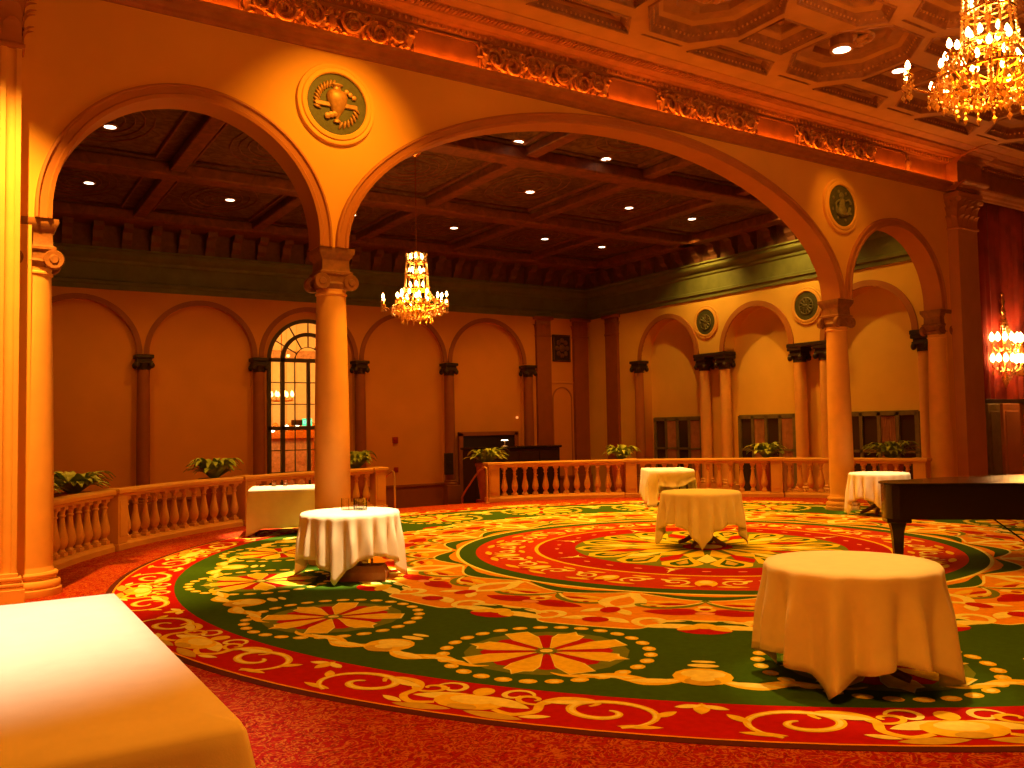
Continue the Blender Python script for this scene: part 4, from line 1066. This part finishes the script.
def rrect(w, d, rot, rad=.03):
    hw, hd = w/2, d/2
    per = 2*(w+d)
    def c(t):
        s = (t % 1)*per
        if s < w: x, y, a = -hw+s, -hd, -pi/2; e = s; L = w
        elif s < w+d: x, y, a = hw, -hd+(s-w), 0; e = s-w; L = d
        elif s < 2*w+d: x, y, a = hw-(s-w-d), hd, pi/2; e = s-w-d; L = w
        else: x, y, a = -hw, hd-(s-2*w-d), pi; e = s-2*w-d; L = d
        k = .10
        if e < k: a -= (1-e/k)*pi/4
        elif L-e < k: a += (1-(L-e)/k)*pi/4
        nx, ny = cos(a), sin(a); cr, sr = cos(rot), sin(rot)
        return (x*cr-y*sr, x*sr+y*cr, nx*cr-ny*sr, nx*sr+ny*cr)
    c.w = w; c.d = d; c.per = per
    return c
def corner_dist(c, t):
    s = (t % 1)*c.per; e = []
    for p in (0, c.w, c.w+c.d, 2*c.w+c.d, c.per): e.append(abs(s-p))
    return min(e)
def folding_table(label, ctr, w, d, rot, h=.742):
    t = thing('folding_table', label, 'table', (ctr[0], ctr[1], 0), rot)
    mb = MB(); mb.bbox(-w/2, w/2, -d/2, d/2, h-.035, h, .006); mb.build('tabletop', M['wood'], t, smooth=0)
    for sx in (-1, 1):
        for sy in (-1, 1):
            mb = MB(); mb.tube([(sx*(w/2-.1), sy*(d/2-.1), .004), (sx*(w/2-.1), sy*(d/2-.1), h-.035)], .016, 8); mb.build('leg', M['blackmatte'], t)
        mb = MB(); mb.tube([(sx*(w/2-.1), -d/2+.1, .25), (sx*(w/2-.1), d/2-.1, .25)], .012, 8); mb.build('crossbar', M['blackmatte'], t)
# foreground table
c0, w0, d0 = (.15, 4.22), 1.24, 2.72
folding_table('long table hidden under the white cloth in the near left corner', c0, w0-.02, d0-.02, 0)
cc = rrect(w0, d0, 0)
cloth('plain white cloth on the long table in the near left corner', c0, cc, lambda t: .70+.05*max(0, 1-corner_dist(cc, t)/.3), 16, .006, TB, nseg=400, flare=.05, extra=lambda t, s: .17*s*max(0, 1-corner_dist(cc, t)/.16))
# square table under the window
c6, r6 = (4.58, 14.36), radians(-20); cc6 = rrect(1.04, 1.0, r6)
folding_table('square table hidden under the white cloth in front of the left balustrade', c6, 1.02, .98, r6)
cloth('white cloth on the square table in front of the left balustrade', c6, cc6, lambda t: .62+.12*max(0, 1-corner_dist(cc6, t)/.2), 9, .004, TB, nseg=320, flare=.005, extra=lambda t, s: .03*s*max(0, 1-corner_dist(cc6, t)/.12)**2)
# swagged table
c4, r4 = (12.6, 13.72), radians(-30); cc4 = rrect(.90, .90, r4)
folding_table('square table hidden under the swagged white cloth by the balustrade', c4, .88, .88, r4)
def drop4(t):
    s = (t % 1)*cc4.per; w = cc4.w
    if s < w:            # front: left corner to the floor, then a swag
        q = s/w; return .74 if q < .13 else (.74-(q-.13)/.07*.36 if q < .2 else .36-.16*(1-sin(pi*(q-.2)/.8))*(1 if q > .6 else .2))
    if s < 2*w: return .5+.1*(s-w)/w
    if s < 3*w: return .55
    return .55+.19*((s-3*w)/w)
cloth('white cloth pulled up in a swag on the square table by the balustrade', c4, cc4, drop4, 15, .026, TB, nseg=360, flare=.02, extra=lambda t, s: .04*s*max(0, 1-corner_dist(cc4, t)/.2)**2+(.03*sin(pi*s*2.2) if t*4 < 1 else 0))
# brown case under the second table
d = Vector((-.86, -.5, 0)); bc = (3.84, 9.17)
t = thing('carrying_case', 'dark brown case with upright handle standing under the white round table', 'case', (bc[0], bc[1], .004), radians(-32))
mb = MB(); v = []; f = []
for z, a, b in ((0, .25, .13), (.02, .26, .14), (.10, .26, .14), (.17, .22, .11)): v += [(-a, -b, z), (a, -b, z), (a, b, z), (-a, b, z)]
for k in range(3):
    for j in range(4): f.append((4*k+j, 4*k+(j+1) % 4, 4*k+4+(j+1) % 4, 4*k+4+j))
f += [(3, 2, 1, 0), (12, 13, 14, 15)]; mb.add(v, f); mb.build('body', M['brown'], t, smooth=20)
mb = MB(); mb.tube([(-.09, 0, .165), (-.09, 0, .34), (-.07, 0, .36), (.07, 0, .36), (.09, 0, .34), (.09, 0, .165)], .014, 8); mb.build('handle', M['brown'], t)
# glasses
def tumbler(label, x, y, r=.035, h=.10, z=TB+.005, grp=None):
    mb = MB(); mb.lathe([(.001, 0), (r*.9, 0), (r, .008), (r, h), (r-.004, h), (r-.005, .015), (.001, .014)], 16)
    return tag(mb.build('glass_tumbler', M['glass'], None, loc=(x, y, z)), label, 'glass', grp)
def cube_glass(label, x, y, rz, s=.055, h=.14):
    mb = MB(); q = s
    P = [(-q, -q), (q, -q), (q, q), (-q, q)]; v = []; f = []
    for (k, z) in ((1, 0), (1, h), (.88, h), (.86, .012)): v += [(p[0]*k, p[1]*k, z) for p in P]
    for k in range(3):
        for j in range(4): f.append((4*k+j, 4*k+(j+1) % 4, 4*k+4+(j+1) % 4, 4*k+4+j))
    f += [(3, 2, 1, 0), (12, 13, 14, 15)]; mb.add(v, f); o = mb.build('glass_holder', M['glass'], None, smooth=0, loc=(x, y, TB+.005)); o.rotation_euler = (0, 0, rz)
    tag(o, label, 'glass', 'square glasses on the lit round table')
cube_glass('square clear glass on the lit round table, the left one', 3.81, 9.55, .5); cube_glass('square clear glass on the lit round table, the middle one', 3.91, 9.43, .2); cube_glass('square clear glass on the lit round table, the right one', 3.97, 9.57, .9)
tumbler('small clear glass on the table under the window, left of two', 4.50, 14.62, grp='glasses on the square table'); tumbler('small clear glass on the table under the window, right of two', 4.68, 14.56, grp='glasses on the square table')

# ------------------------------------------------------------------ grand piano
ux = Vector((.72, -.694, 0)); PA = atan2(ux.y, ux.x)
t = thing('grand_piano', 'black grand piano standing on the carpet at the right edge', 'piano', (8.73, 5.93, .004), PA); t.scale = (1, 1, .962)
# local x: tail -> keyboard, local y: away from the camera is +y
def rim_outline():
    P = [(0.02, .10)]
    P += [(0.0, .20), (.0, .36), (.06, .50), (.16, .57)]
    P += [(.16+.9*q, .57+.55*(q*q*(3-2*q))) for q in (.2, .4, .6, .8, 1.0)]
    P += [(1.3, 1.2), (1.6, 1.36), (1.8, 1.45), (2.15, 1.45), (2.15, 0), (.12, 0), (.05, .04)]
    return P
po = rim_outline()
mb = MB(); mb.prism(po, 'z', .60, .99); mb.build('case', M['black'], t, smooth=25)
mb = MB(); po2 = [(p[0]*1.0+(-.02 if p[0] < .5 else .0), p[1]+(-.02 if p[1] < .3 else .02)) for p in po if p[0] < 1.62]+[]
po2 = [p for p in po2]; 
lid = [(-.02, .10), (-.02, .38), (.05, .52), (.16, .60)]+[(.16+.9*q, .60+.55*(q*q*(3-2*q))) for q in (.2, .4, .6, .8, 1.0)]+[(1.3, 1.23), (1.6, 1.39), (1.8, 1.47), (1.85, 1.47), (1.85, -.02), (.12, -.02), (.04, .03)]
mb.prism(lid, 'z', .992, 1.015); mb.build('lid', M['black'], t, smooth=25)
mb = MB(); mb.bbox(1.85, 2.13, -.02, 1.47, .992, 1.015, .004); mb.build('front_lid', M['black'], t, smooth=0)
mb = MB(); mb.bbox(2.15, 2.35, 0, 1.45, .60, .70, .01); mb.bbox(2.15, 2.35, 0, .09, .70, .86, .02); mb.bbox(2.15, 2.35, 1.36, 1.45, .70, .86, .02); mb.bbox(2.14, 2.17, .09, 1.36, .7, .95, .004); mb.build('keybed', M['black'], t, smooth=0)
mb = MB()
for k in range(52): mb.box(2.18, 2.335, .10+.0242*k, .10+.0242*k+.023, .70, .722)
mb.use; e = mb.build('white_keys', M['ivory'], t, smooth=0); e['kind'] = 'stuff'
mb = MB()
for k in range(51):
    if k % 7 not in (2, 6): mb.box(2.18, 2.27, .117+.0242*k, .131+.0242*k, .722, .735)
e = mb.build('black_keys', M['blackmatte'], t, smooth=0); e['kind'] = 'stuff'
for (lx, ly) in ((.14, .26), (1.97, .14), (1.97, 1.30)):
    mb = MB(); mb.bbox(lx-.13, lx+.13, ly-.13, ly+.13, .54, .60, .01)
    v = []; f = []
    for z, q in ((.09, .04), (.14, .045), (.42, .06), (.50, .075), (.54, .085)): v += [(lx-q, ly-q, z), (lx+q, ly-q, z), (lx+q, ly+q, z), (lx-q, ly+q, z)]
    for k in range(4):
        for j in range(4): f.append((4*k+j, 4*k+(j+1) % 4, 4*k+4+(j+1) % 4, 4*k+4+j))
    f += [(3, 2, 1, 0)]; mb.add(v, f); lg = mb.build('leg', M['black'], t, smooth=20)
    mb = MB(); mb.lathe([(.045, -.012), (.045, .012)], 16, Matrix.Translation((lx, ly, .046)) @ Matrix.Rotation(pi/2, 4, 'X')); mb.tube([(lx, ly, .046), (lx, ly, .10)], .018, 8); mb.build('caster', M['brass'], lg)
mb = MB(); 
for s in (-1, 1): mb.tube([(2.07, .72+s*.05, .60), (2.05, .72+s*.07, .35), (2.03, .72+s*.10, .16)], .018, 8)
mb.bbox(1.93, 2.13, .56, .88, .06, .16, .01); mb.tube([(1.45, .72, .60), (2.01, .72, .14)], .01, 6); mb.bbox(1.7, 2.07, .5, .94, .54, .60, .01); ly = mb.build('lyre', M['black'], t, smooth=30, loc=(-.24, 0, 0))
for k in range(3):
    mb = MB(); mb.bbox(2.09, 2.25, .64+.08*k-.015, .64+.08*k+.015, .075, .095, .006); mb.build('pedal', M['brass'], ly)

# ------------------------------------------------------------------ chandeliers
def crystal_drop(mb, p, s=.022):
    x, y, z = p; v = [(x, y, z+s*1.6), (x+s, y, z), (x, y+s, z), (x-s, y, z), (x, y-s, z), (x, y, z-s*1.9)]
    mb.add(v, [(0, 1, 2), (0, 2, 3), (0, 3, 4), (0, 4, 1), (5, 2, 1), (5, 3, 2), (5, 4, 3), (5, 1, 4)])
def strand(a, b, sag, n, s):
    mb = MB(); a = Vector(a); b = Vector(b)
    for i in range(n):
        q = i/(n-1) if n > 1 else .5; p = a.lerp(b, q)-Vector((0, 0, sag*4*q*(1-q))); crystal_drop(mb, p, s*(1 if i < n-1 else 1.5))
    return mb
def candle(parent, p, bulb, h=.07, r=.011, k=1.0):
    mb = MB(); mb.lathe([(.001, 0), (.012, 0), (.038, .012), (.042, .02), (.014, .022)], 10, Matrix.Translation(p)); mb.lathe([(r, .02), (r, h)], 8, Matrix.Translation(p)); c = mb.build('candle', M['gold'], parent)
    mb = MB(); mb.lathe([(.002, h), (.024*k, h+.02*k), (.031*k, h+.045*k), (.022*k, h+.08*k), (.002, h+.115*k)], 8, Matrix.Translation(p), cap=False); mb.build('bulb', bulb, c)
def chandelier(label, loc, ztop, scale, bulb, seed=1, arms=10):
    t = thing('crystal_chandelier', label, 'chandelier', loc); rnd = random.Random(seed); S = scale; cryst = []
    mb = MB(); mb.tube([(0, 0, 1.55*S), (0, 0, ztop)], .014, 8); mb.build('rod', M['gold'], t)
    mb = MB(); mb.lathe([(.001, ztop-.08), (.05, ztop-.08), (.12, ztop-.03), (.14, ztop)], 20); mb.build('ceiling_rose', M['gold'], t)
    mb = MB(); mb.lathe([(.001, .02*S), (.03*S, .05*S), (.02*S, .12*S), (.06*S, .25*S), (.03*S, .35*S), (.02*S, .6*S), (.04*S, .75*S), (.018*S, .9*S), (.035*S, 1.08*S), (.018*S, 1.2*S), (.035*S, 1.36*S), (.02*S, 1.5*S), (.05*S, 1.56*S), (.001, 1.6*S)], 14); mb.build('stem', M['gold'], t)
    tiers = [(.34, .56), (.72, .27), (1.04, .25), (1.34, .23)]
    for z, r in tiers:
        mb = MB(); n = 32; mb.tube([(r*S*cos(2*pi*i/n), r*S*sin(2*pi*i/n), z*S) for i in range(n)], .014*S, 6, closed=True)
        for i in range(6): mb.tube([(0, 0, z*S-.02), (r*S*cos(i*pi/3), r*S*sin(i*pi/3), z*S)], .008*S, 5)
        mb.build('ring', M['gold'], t)
    for k in range(arms):
        a = 2*pi*k/arms+.15; d = Vector((cos(a), sin(a), 0)); mb = MB()
        L = (.74 if scale == 1 else .80) if k % 2 == 0 else .46; zz = .40 if k % 2 == 0 else .46
        pts = [d*(.05*S)+Vector((0, 0, .30*S)), d*(L*.35*S)+Vector((0, 0, .20*S)), d*(L*.75*S)+Vector((0, 0, .22*S)), d*(L*S)+Vector((0, 0, zz*S-.02))]
        fine = []
        for i in range(13):
            q = i/12; u = 1-q; fine.append(pts[0]*u**3+pts[1]*3*u*u*q+pts[2]*3*u*q*q+pts[3]*q**3)
        mb.tube(fine, .012*S, 6); arm = mb.build('arm', M['gold'], t)
        for j in (-1, 1):
            p = d*(L*S)+Vector((-d.y, d.x, 0))*(.09*S*j)+Vector((0, 0, (zz+(.05 if j > 0 else 0))*S)); candle(arm, p, bulb, .07*S)
            mb = MB(); mb.tube([fine[-1], p], .008*S, 5); mb.build('branch', M['gold'], arm)
            for e in range(5):
                b = 2*pi*e/5; s0 = p+Vector((.045*S*cos(b), .045*S*sin(b), .0)); cryst.append((s0, s0-Vector((0, 0, .12*S)), 0, 3, .014*S))
    for ti, (z, r) in enumerate(tiers[1:]):
        for k in range(6):
            a = 2*pi*k/6+ti*.5; candle(t, Vector((r*.62*S*cos(a), r*.62*S*sin(a), z*S)), bulb, .07*S)
    for k in range(6):
        a = 2*pi*k/6; candle(t, Vector((.25*S*cos(a), .25*S*sin(a), .42*S)), bulb, .09*S)
    for k in range(26):        # outer bowl of strands
        a = 2*pi*k/26; p = Vector((.56*S*cos(a), .56*S*sin(a), .33*S)); q = Vector((.34*S*cos(a), .34*S*sin(a), .14*S)); cryst.append((p, q, .03*S, 7, .02*S)); cryst.append((p, p-Vector((0, 0, .13*S)), 0, 3, .021*S))
    for k in range(14):
        a = 2*pi*k/14; q = Vector((.34*S*cos(a), .34*S*sin(a), .14*S)); cryst.append((q, q-Vector((0, 0, .13*S)), 0, 3, .02*S)); cryst.append((q, Vector((0, 0, .06*S)), .03*S, 5, .02*S))
    for (za, ra), (zb, rb) in zip(tiers[1:], [(.40, .46)]+tiers[1:3]):
        for k in range(14):
            a = 2*pi*k/14; cryst.append((Vector((ra*S*cos(a), ra*S*sin(a), za*S)), Vector((rb*S*cos(a), rb*S*sin(a), zb*S+.05*S)), .02*S, 7, .018*S))
    for k in range(10):
        a = 2*pi*k/10; cryst.append((Vector((.05*S*cos(a), .05*S*sin(a), 1.58*S)), Vector((.22*S*cos(a), .22*S*sin(a), 1.38*S)), -.02*S, 5, .016*S))
        cryst.append((Vector((.23*S*cos(a), .23*S*sin(a), 1.34*S)), Vector((.23*S*cos(a), .23*S*sin(a), 1.5*S)), 0, 3, .018*S))
    # longest strands first as parts, the rest as one part
    cryst.sort(key=lambda c: -c[3])
    for c in cryst[:98]: strand(*c).build('crystal_strand', M['crystal'], t, smooth=0)
    rest = MB()
    for c in cryst[98:]:
        m = strand(*c); rest.add(m.v, m.f)
    if rest.v: e = rest.build('small_crystals', M['crystal'], t, smooth=0); e['kind'] = 'stuff'
    return t
HCH = (8.52, 17.2, 4.05); FCH = (9.80, 5.15, 5.16)
chandelier('crystal chandelier hanging in the hall beyond the arcade, seen whole', HCH, HCEIL-HCH[2], 1.0, M['bulb'], 1)
chandelier('large crystal chandelier cut off at the upper right corner', FCH, FCEIL-FCH[2]+.05, 1.08, M['bulbbig'], 2, 12)
# lobby chandelier (seen through the window)
t = thing('lobby_chandelier', 'bright chandelier in the lobby beyond the arched window', 'chandelier', (9.85, 31.0, 2.70))
mb = MB(); mb.tube([(0, 0, .2), (0, 0, 3.5)], .02, 8); mb.build('rod', M['gold'], t)
mb = MB(); mb.tube([(.4*cos(i*pi/8), .4*sin(i*pi/8), .1) for i in range(16)], .025, 6, closed=True)
for i in range(4): mb.tube([(0, 0, .3), (.4*cos(i*pi/2), .4*sin(i*pi/2), .1)], .012, 6)
mb.build('ring', M['gold'], t)
for i in range(8):
    a = i*pi/4; candle(t, Vector((.4*cos(a), .4*sin(a), .12)), M['bulb'], .12, .011, 2.0)
for i, (x, z) in enumerate(((10.0, 1.75), (10.55, 1.85), (10.95, 1.9))):
    t = thing('lobby_wall_light', 'small lit globe light in the lobby, %s of three in a row' % ('first', 'second', 'third')[i], 'lamp', (x, 32.6, z)); mb = MB(); mb.sphere((0, 0, 0), .09, 12, 8); mb.build('globe', M['lens'], t)
    mb = MB(); mb.tube([(0, 0, .08), (0, 0, 4.35)], .01, 6); mb.build('hanging_rod', M['brass'], t)
# wall sconce on the drape
t = thing('crystal_wall_sconce', 'two tier crystal wall light shining in front of the dark red drape', 'wall light', (20.0, 10.5, 2.40))
mb = MB(); mb.lathe([(.001, 0), (.03, .02), (.06, .2), (.03, .4), (.05, .85), (.03, 1.2), (.06, 1.45), (.02, 1.6), (.07, 1.7), (.03, 1.82), (.06, 1.95), (.02, 2.05), (.05, 2.1), (.001, 2.18)], 14); mb.bbox(-.05, .05, .0, .14, .3, 1.5, .01); mb.build('backplate', M['gold'], t)
for z, R in ((.45, .50), (.92, .50)):
    for k in range(9):
        a = pi+pi*k/8; d = Vector((cos(a), sin(a)*.6, 0)); mb = MB(); pts = [d*(R*q)+Vector((0, 0, z-.12*sin(pi*q))) for q in [i/8 for i in range(9)]]; mb.tube(pts, .012, 6); arm = mb.build('arm', M['gold'], t); candle(arm, pts[-1], M['bulbbig'], .09, .012, 1.85)
        for e in range(3): strand(pts[-1]+Vector((.03*(e-1), 0, 0)), pts[-1]+Vector((.03*(e-1), 0, -.16)), 0, 4, .016).build('crystal_strand', M['crystal'], t, smooth=0)
for k in range(9):
    a = pi+pi*k/8; strand((.05*cos(a), .05*sin(a), 1.6), (.16*cos(a), .16*sin(a), 1.2), .02, 7, .018).build('crystal_strand', M['crystal'], t, smooth=0); strand((.3*cos(a), .2*sin(a), .40), (0, 0, .02), .02, 8, .018).build('crystal_strand', M['crystal'], t, smooth=0)

# ------------------------------------------------------------------ recessed downlights
def downlight(label, x, y, z, r=.10, group=None, can=0):
    t = thing('recessed_downlight', label, 'ceiling light', (x, y, z), group=group)
    mb = MB(); mb.lathe([(r*.86, .03), (r*.86, -.005), (r*1.15, -.012), (r*1.2, 0), (r*1.2, .03)], 24, cap=False); mb.build('trim_ring', M['ceil'], t)
    if can: mb = MB(); mb.lathe([(r*1.1, .0), (r*1.1, can)], 24); mb.build('can', M['ceil_dk'], t)
    mb = MB(); mb.lathe([(.001, -.004), (r*.86, -.004)], 24, cap=False); mb.build('lens', M['lens'], t)
K = (HCEIL-.02-EYE)/(7.7-EYE)
HL = [((2.41, 18.22), 'upper one seen through the left arch'), ((2.53, 22.58), 'lower left one seen through the left arch'), ((5.83, 22.54), 'lower right one seen through the left arch'), ((9.18, 22.53), 'half hidden beside the left column'),
      ((9.87, 15.04), 'nearest row, left one under the wide arch'), ((12.24, 15.05), 'nearest row, right one under the wide arch'), ((12.25, 18.16), 'middle row, left one'), ((15.57, 18.19), 'middle row, centre one'), ((18.06, 18.30), 'middle row, right one'),
      ((12.45, 22.58), 'farthest row, left one above the chandelier'), ((15.75, 22.55), 'farthest row, centre one'), ((18.17, 22.67), 'farthest row, right one near the corner')]
HLP = []
for (x, y), lab in HL:
    x, y = x*K, y*K; HLP.append((x, y)); downlight('round recessed light in the dark hall ceiling, '+lab, x, y, HCEIL-.02, .13, 'downlights in the hall ceiling')
FL = [((11.25, 8.12), .15, 'large round recessed light in an octagon coffer of the near ceiling'), ((12.74, 8.15), .12, 'round recessed light in a square coffer left of the big chandelier')]
for (x, y), r, lab in FL: downlight(lab, x, y, FCEIL+.03, r, can=.3)

# ------------------------------------------------------------------ lighting
def light(kind, name, loc, energy, col, radius=.1, target=None, size=60, blend=.5):
    l = bpy.data.lights.new(name, kind); l.energy = energy; l.color = col; l.shadow_soft_size = radius
    o = bpy.data.objects.new(name, l); COL.objects.link(o); o.location = loc
    if kind == 'SPOT':
        l.spot_size = radians(size); l.spot_blend = blend
        d = Vector(target)-Vector(loc); o.rotation_euler = d.to_track_quat('-Z', 'Y').to_euler()
    return o
WARM = (1, .40, .022); AMB = (1, .28, .008); BRIGHT = (1, .66, .30)
E = 1.0
for (x, y) in HLP:
    if y > 21: light('SPOT', 'hall_downlight', (x, y, HCEIL-.06), 430*E, WARM, .1, (x, y+2.6, 0), 100, .8)
    else: light('SPOT', 'hall_downlight', (x, y, HCEIL-.06), 1300*E, WARM, .1, (x, y-1.5, 0), 90, .7)
for (x, y) in ((6.2, 14.0), (8.6, 12.2), (12.2, 12.0)): light('SPOT', 'hall_downlight', (x, y, HCEIL-.06), 1300*E, WARM, .1, (x, y-.6, 0), 80, .7)
# downlights in the near ceiling, above the picture
for (x, y) in ((7.15, 5.92), (10.05, 5.92), (4.25, 5.92), (7.15, 3.72), (10.05, 3.72)): light('SPOT', 'room_downlight', (x, y, FCEIL-.02), (430 if y > 5 else 170)*E, WARM, .1, (x, y, 0), 92, .8)
# pin spots aimed at tables and medallions, as the recessed lamps of the place do
def pin(loc, tgt, e, size=24, col=BRIGHT, blend=.5): return light('SPOT', 'pin_spot', loc, e*E, col, .05, tgt, size, blend)
pin((4.25, 8.3, FCEIL-.02), (t2[0], t2[1], .75), 9500, 14, BRIGHT, .6)
pin((5.8, 15.3, HCEIL-.1), (c6[0], c6[1], .8), 9000, 14)
pin((12.2, 15.0, HCEIL-.1), (c4[0], c4[1], .8), 3200, 14)
pin((12.95, 8.3, FCEIL-.02), (t5[0], t5[1], .8), 4200, 11)
pin((5.9, 4.9, FCEIL-.02), (t1[0], t1[1], .75), 1300, 15, (1, .52, .12), .6)
pin((7.15, 8.24, FCEIL-.02), (4.05, 10.5, 2.3), 2200, 13, WARM, .8)
pin((4.25, 8.24, FCEIL-.02), (3.95, 10.4, 5.0), 750, 62, WARM, 1)
pin((13.3, 8.9, FCEIL-.02), (14.15, 10.4, 5.4), 220, 50, WARM, 1)
pin((-.2, 8.3, FCEIL-.02), (.45, 10.45, 1.9), 4600, 46, (1, .44, .05), .8)
pin((-.2, 5.5, FCEIL-.02), (-.15, 5.1, .75), 3600, 34, (1, .74, .52), 1)
pin((19.5, 20.1, HCEIL-.1), (RIGHTX, 20.6, 5.0), 520, 100, (1, .55, .08), 1)
pin((19.4, 16.6, HCEIL-.1), (RIGHTX, 16.75, 4.6), 480, 110, (1, .55, .08), 1)
pin((19.4, 13.2, HCEIL-.1), (RIGHTX+.4, 14.2, 2.6), 170, 70, (1, .48, .05), 1)
light('POINT', 'chandelier_and_fill_glow', (HCH[0], HCH[1], HCH[2]+.55), 300*E, AMB, .35)
light('POINT', 'chandelier_and_fill_glow', (FCH[0], FCH[1], FCH[2]+.4), 190*E, AMB, .4)
light('POINT', 'sconce_glow', (20.0, 10.2, 3.2), 280*E, (1, .3, .03), .05)
light('POINT', 'lobby_glow', (9.9, 30.4, 4.4), 430*E, (1, .50, .10), .05)
light('POINT', 'lobby_glow', (12.9, 30, 3.6), 220*E, (1, .50, .10), .05)
# added ambient fill for the near room, unseen points without a fixture
light('POINT', 'chandelier_and_fill_glow', (2.0, 2.0, 4.2), 430*E, AMB, .5)
light('POINT', 'chandelier_and_fill_glow', (11, .5, 4.2), 230*E, AMB, .5)

W = bpy.data.worlds.new('room_air'); SC.world = W; W.use_nodes = True
W.node_tree.nodes['Background'].inputs['Color'].default_value = (1, .30, .04, 1); W.node_tree.nodes['Background'].inputs['Strength'].default_value = .08

SC.view_settings.view_transform = 'Standard'; SC.view_settings.look = 'None'; SC.view_settings.gamma = 1; SC.view_settings.use_curve_mapping = False
SC.view_settings.exposure = 0.0
SC.cycles.use_denoising = True
SC.cycles.max_bounces = 8; SC.cycles.diffuse_bounces = 4
SC.cycles.sample_clamp_indirect = 4
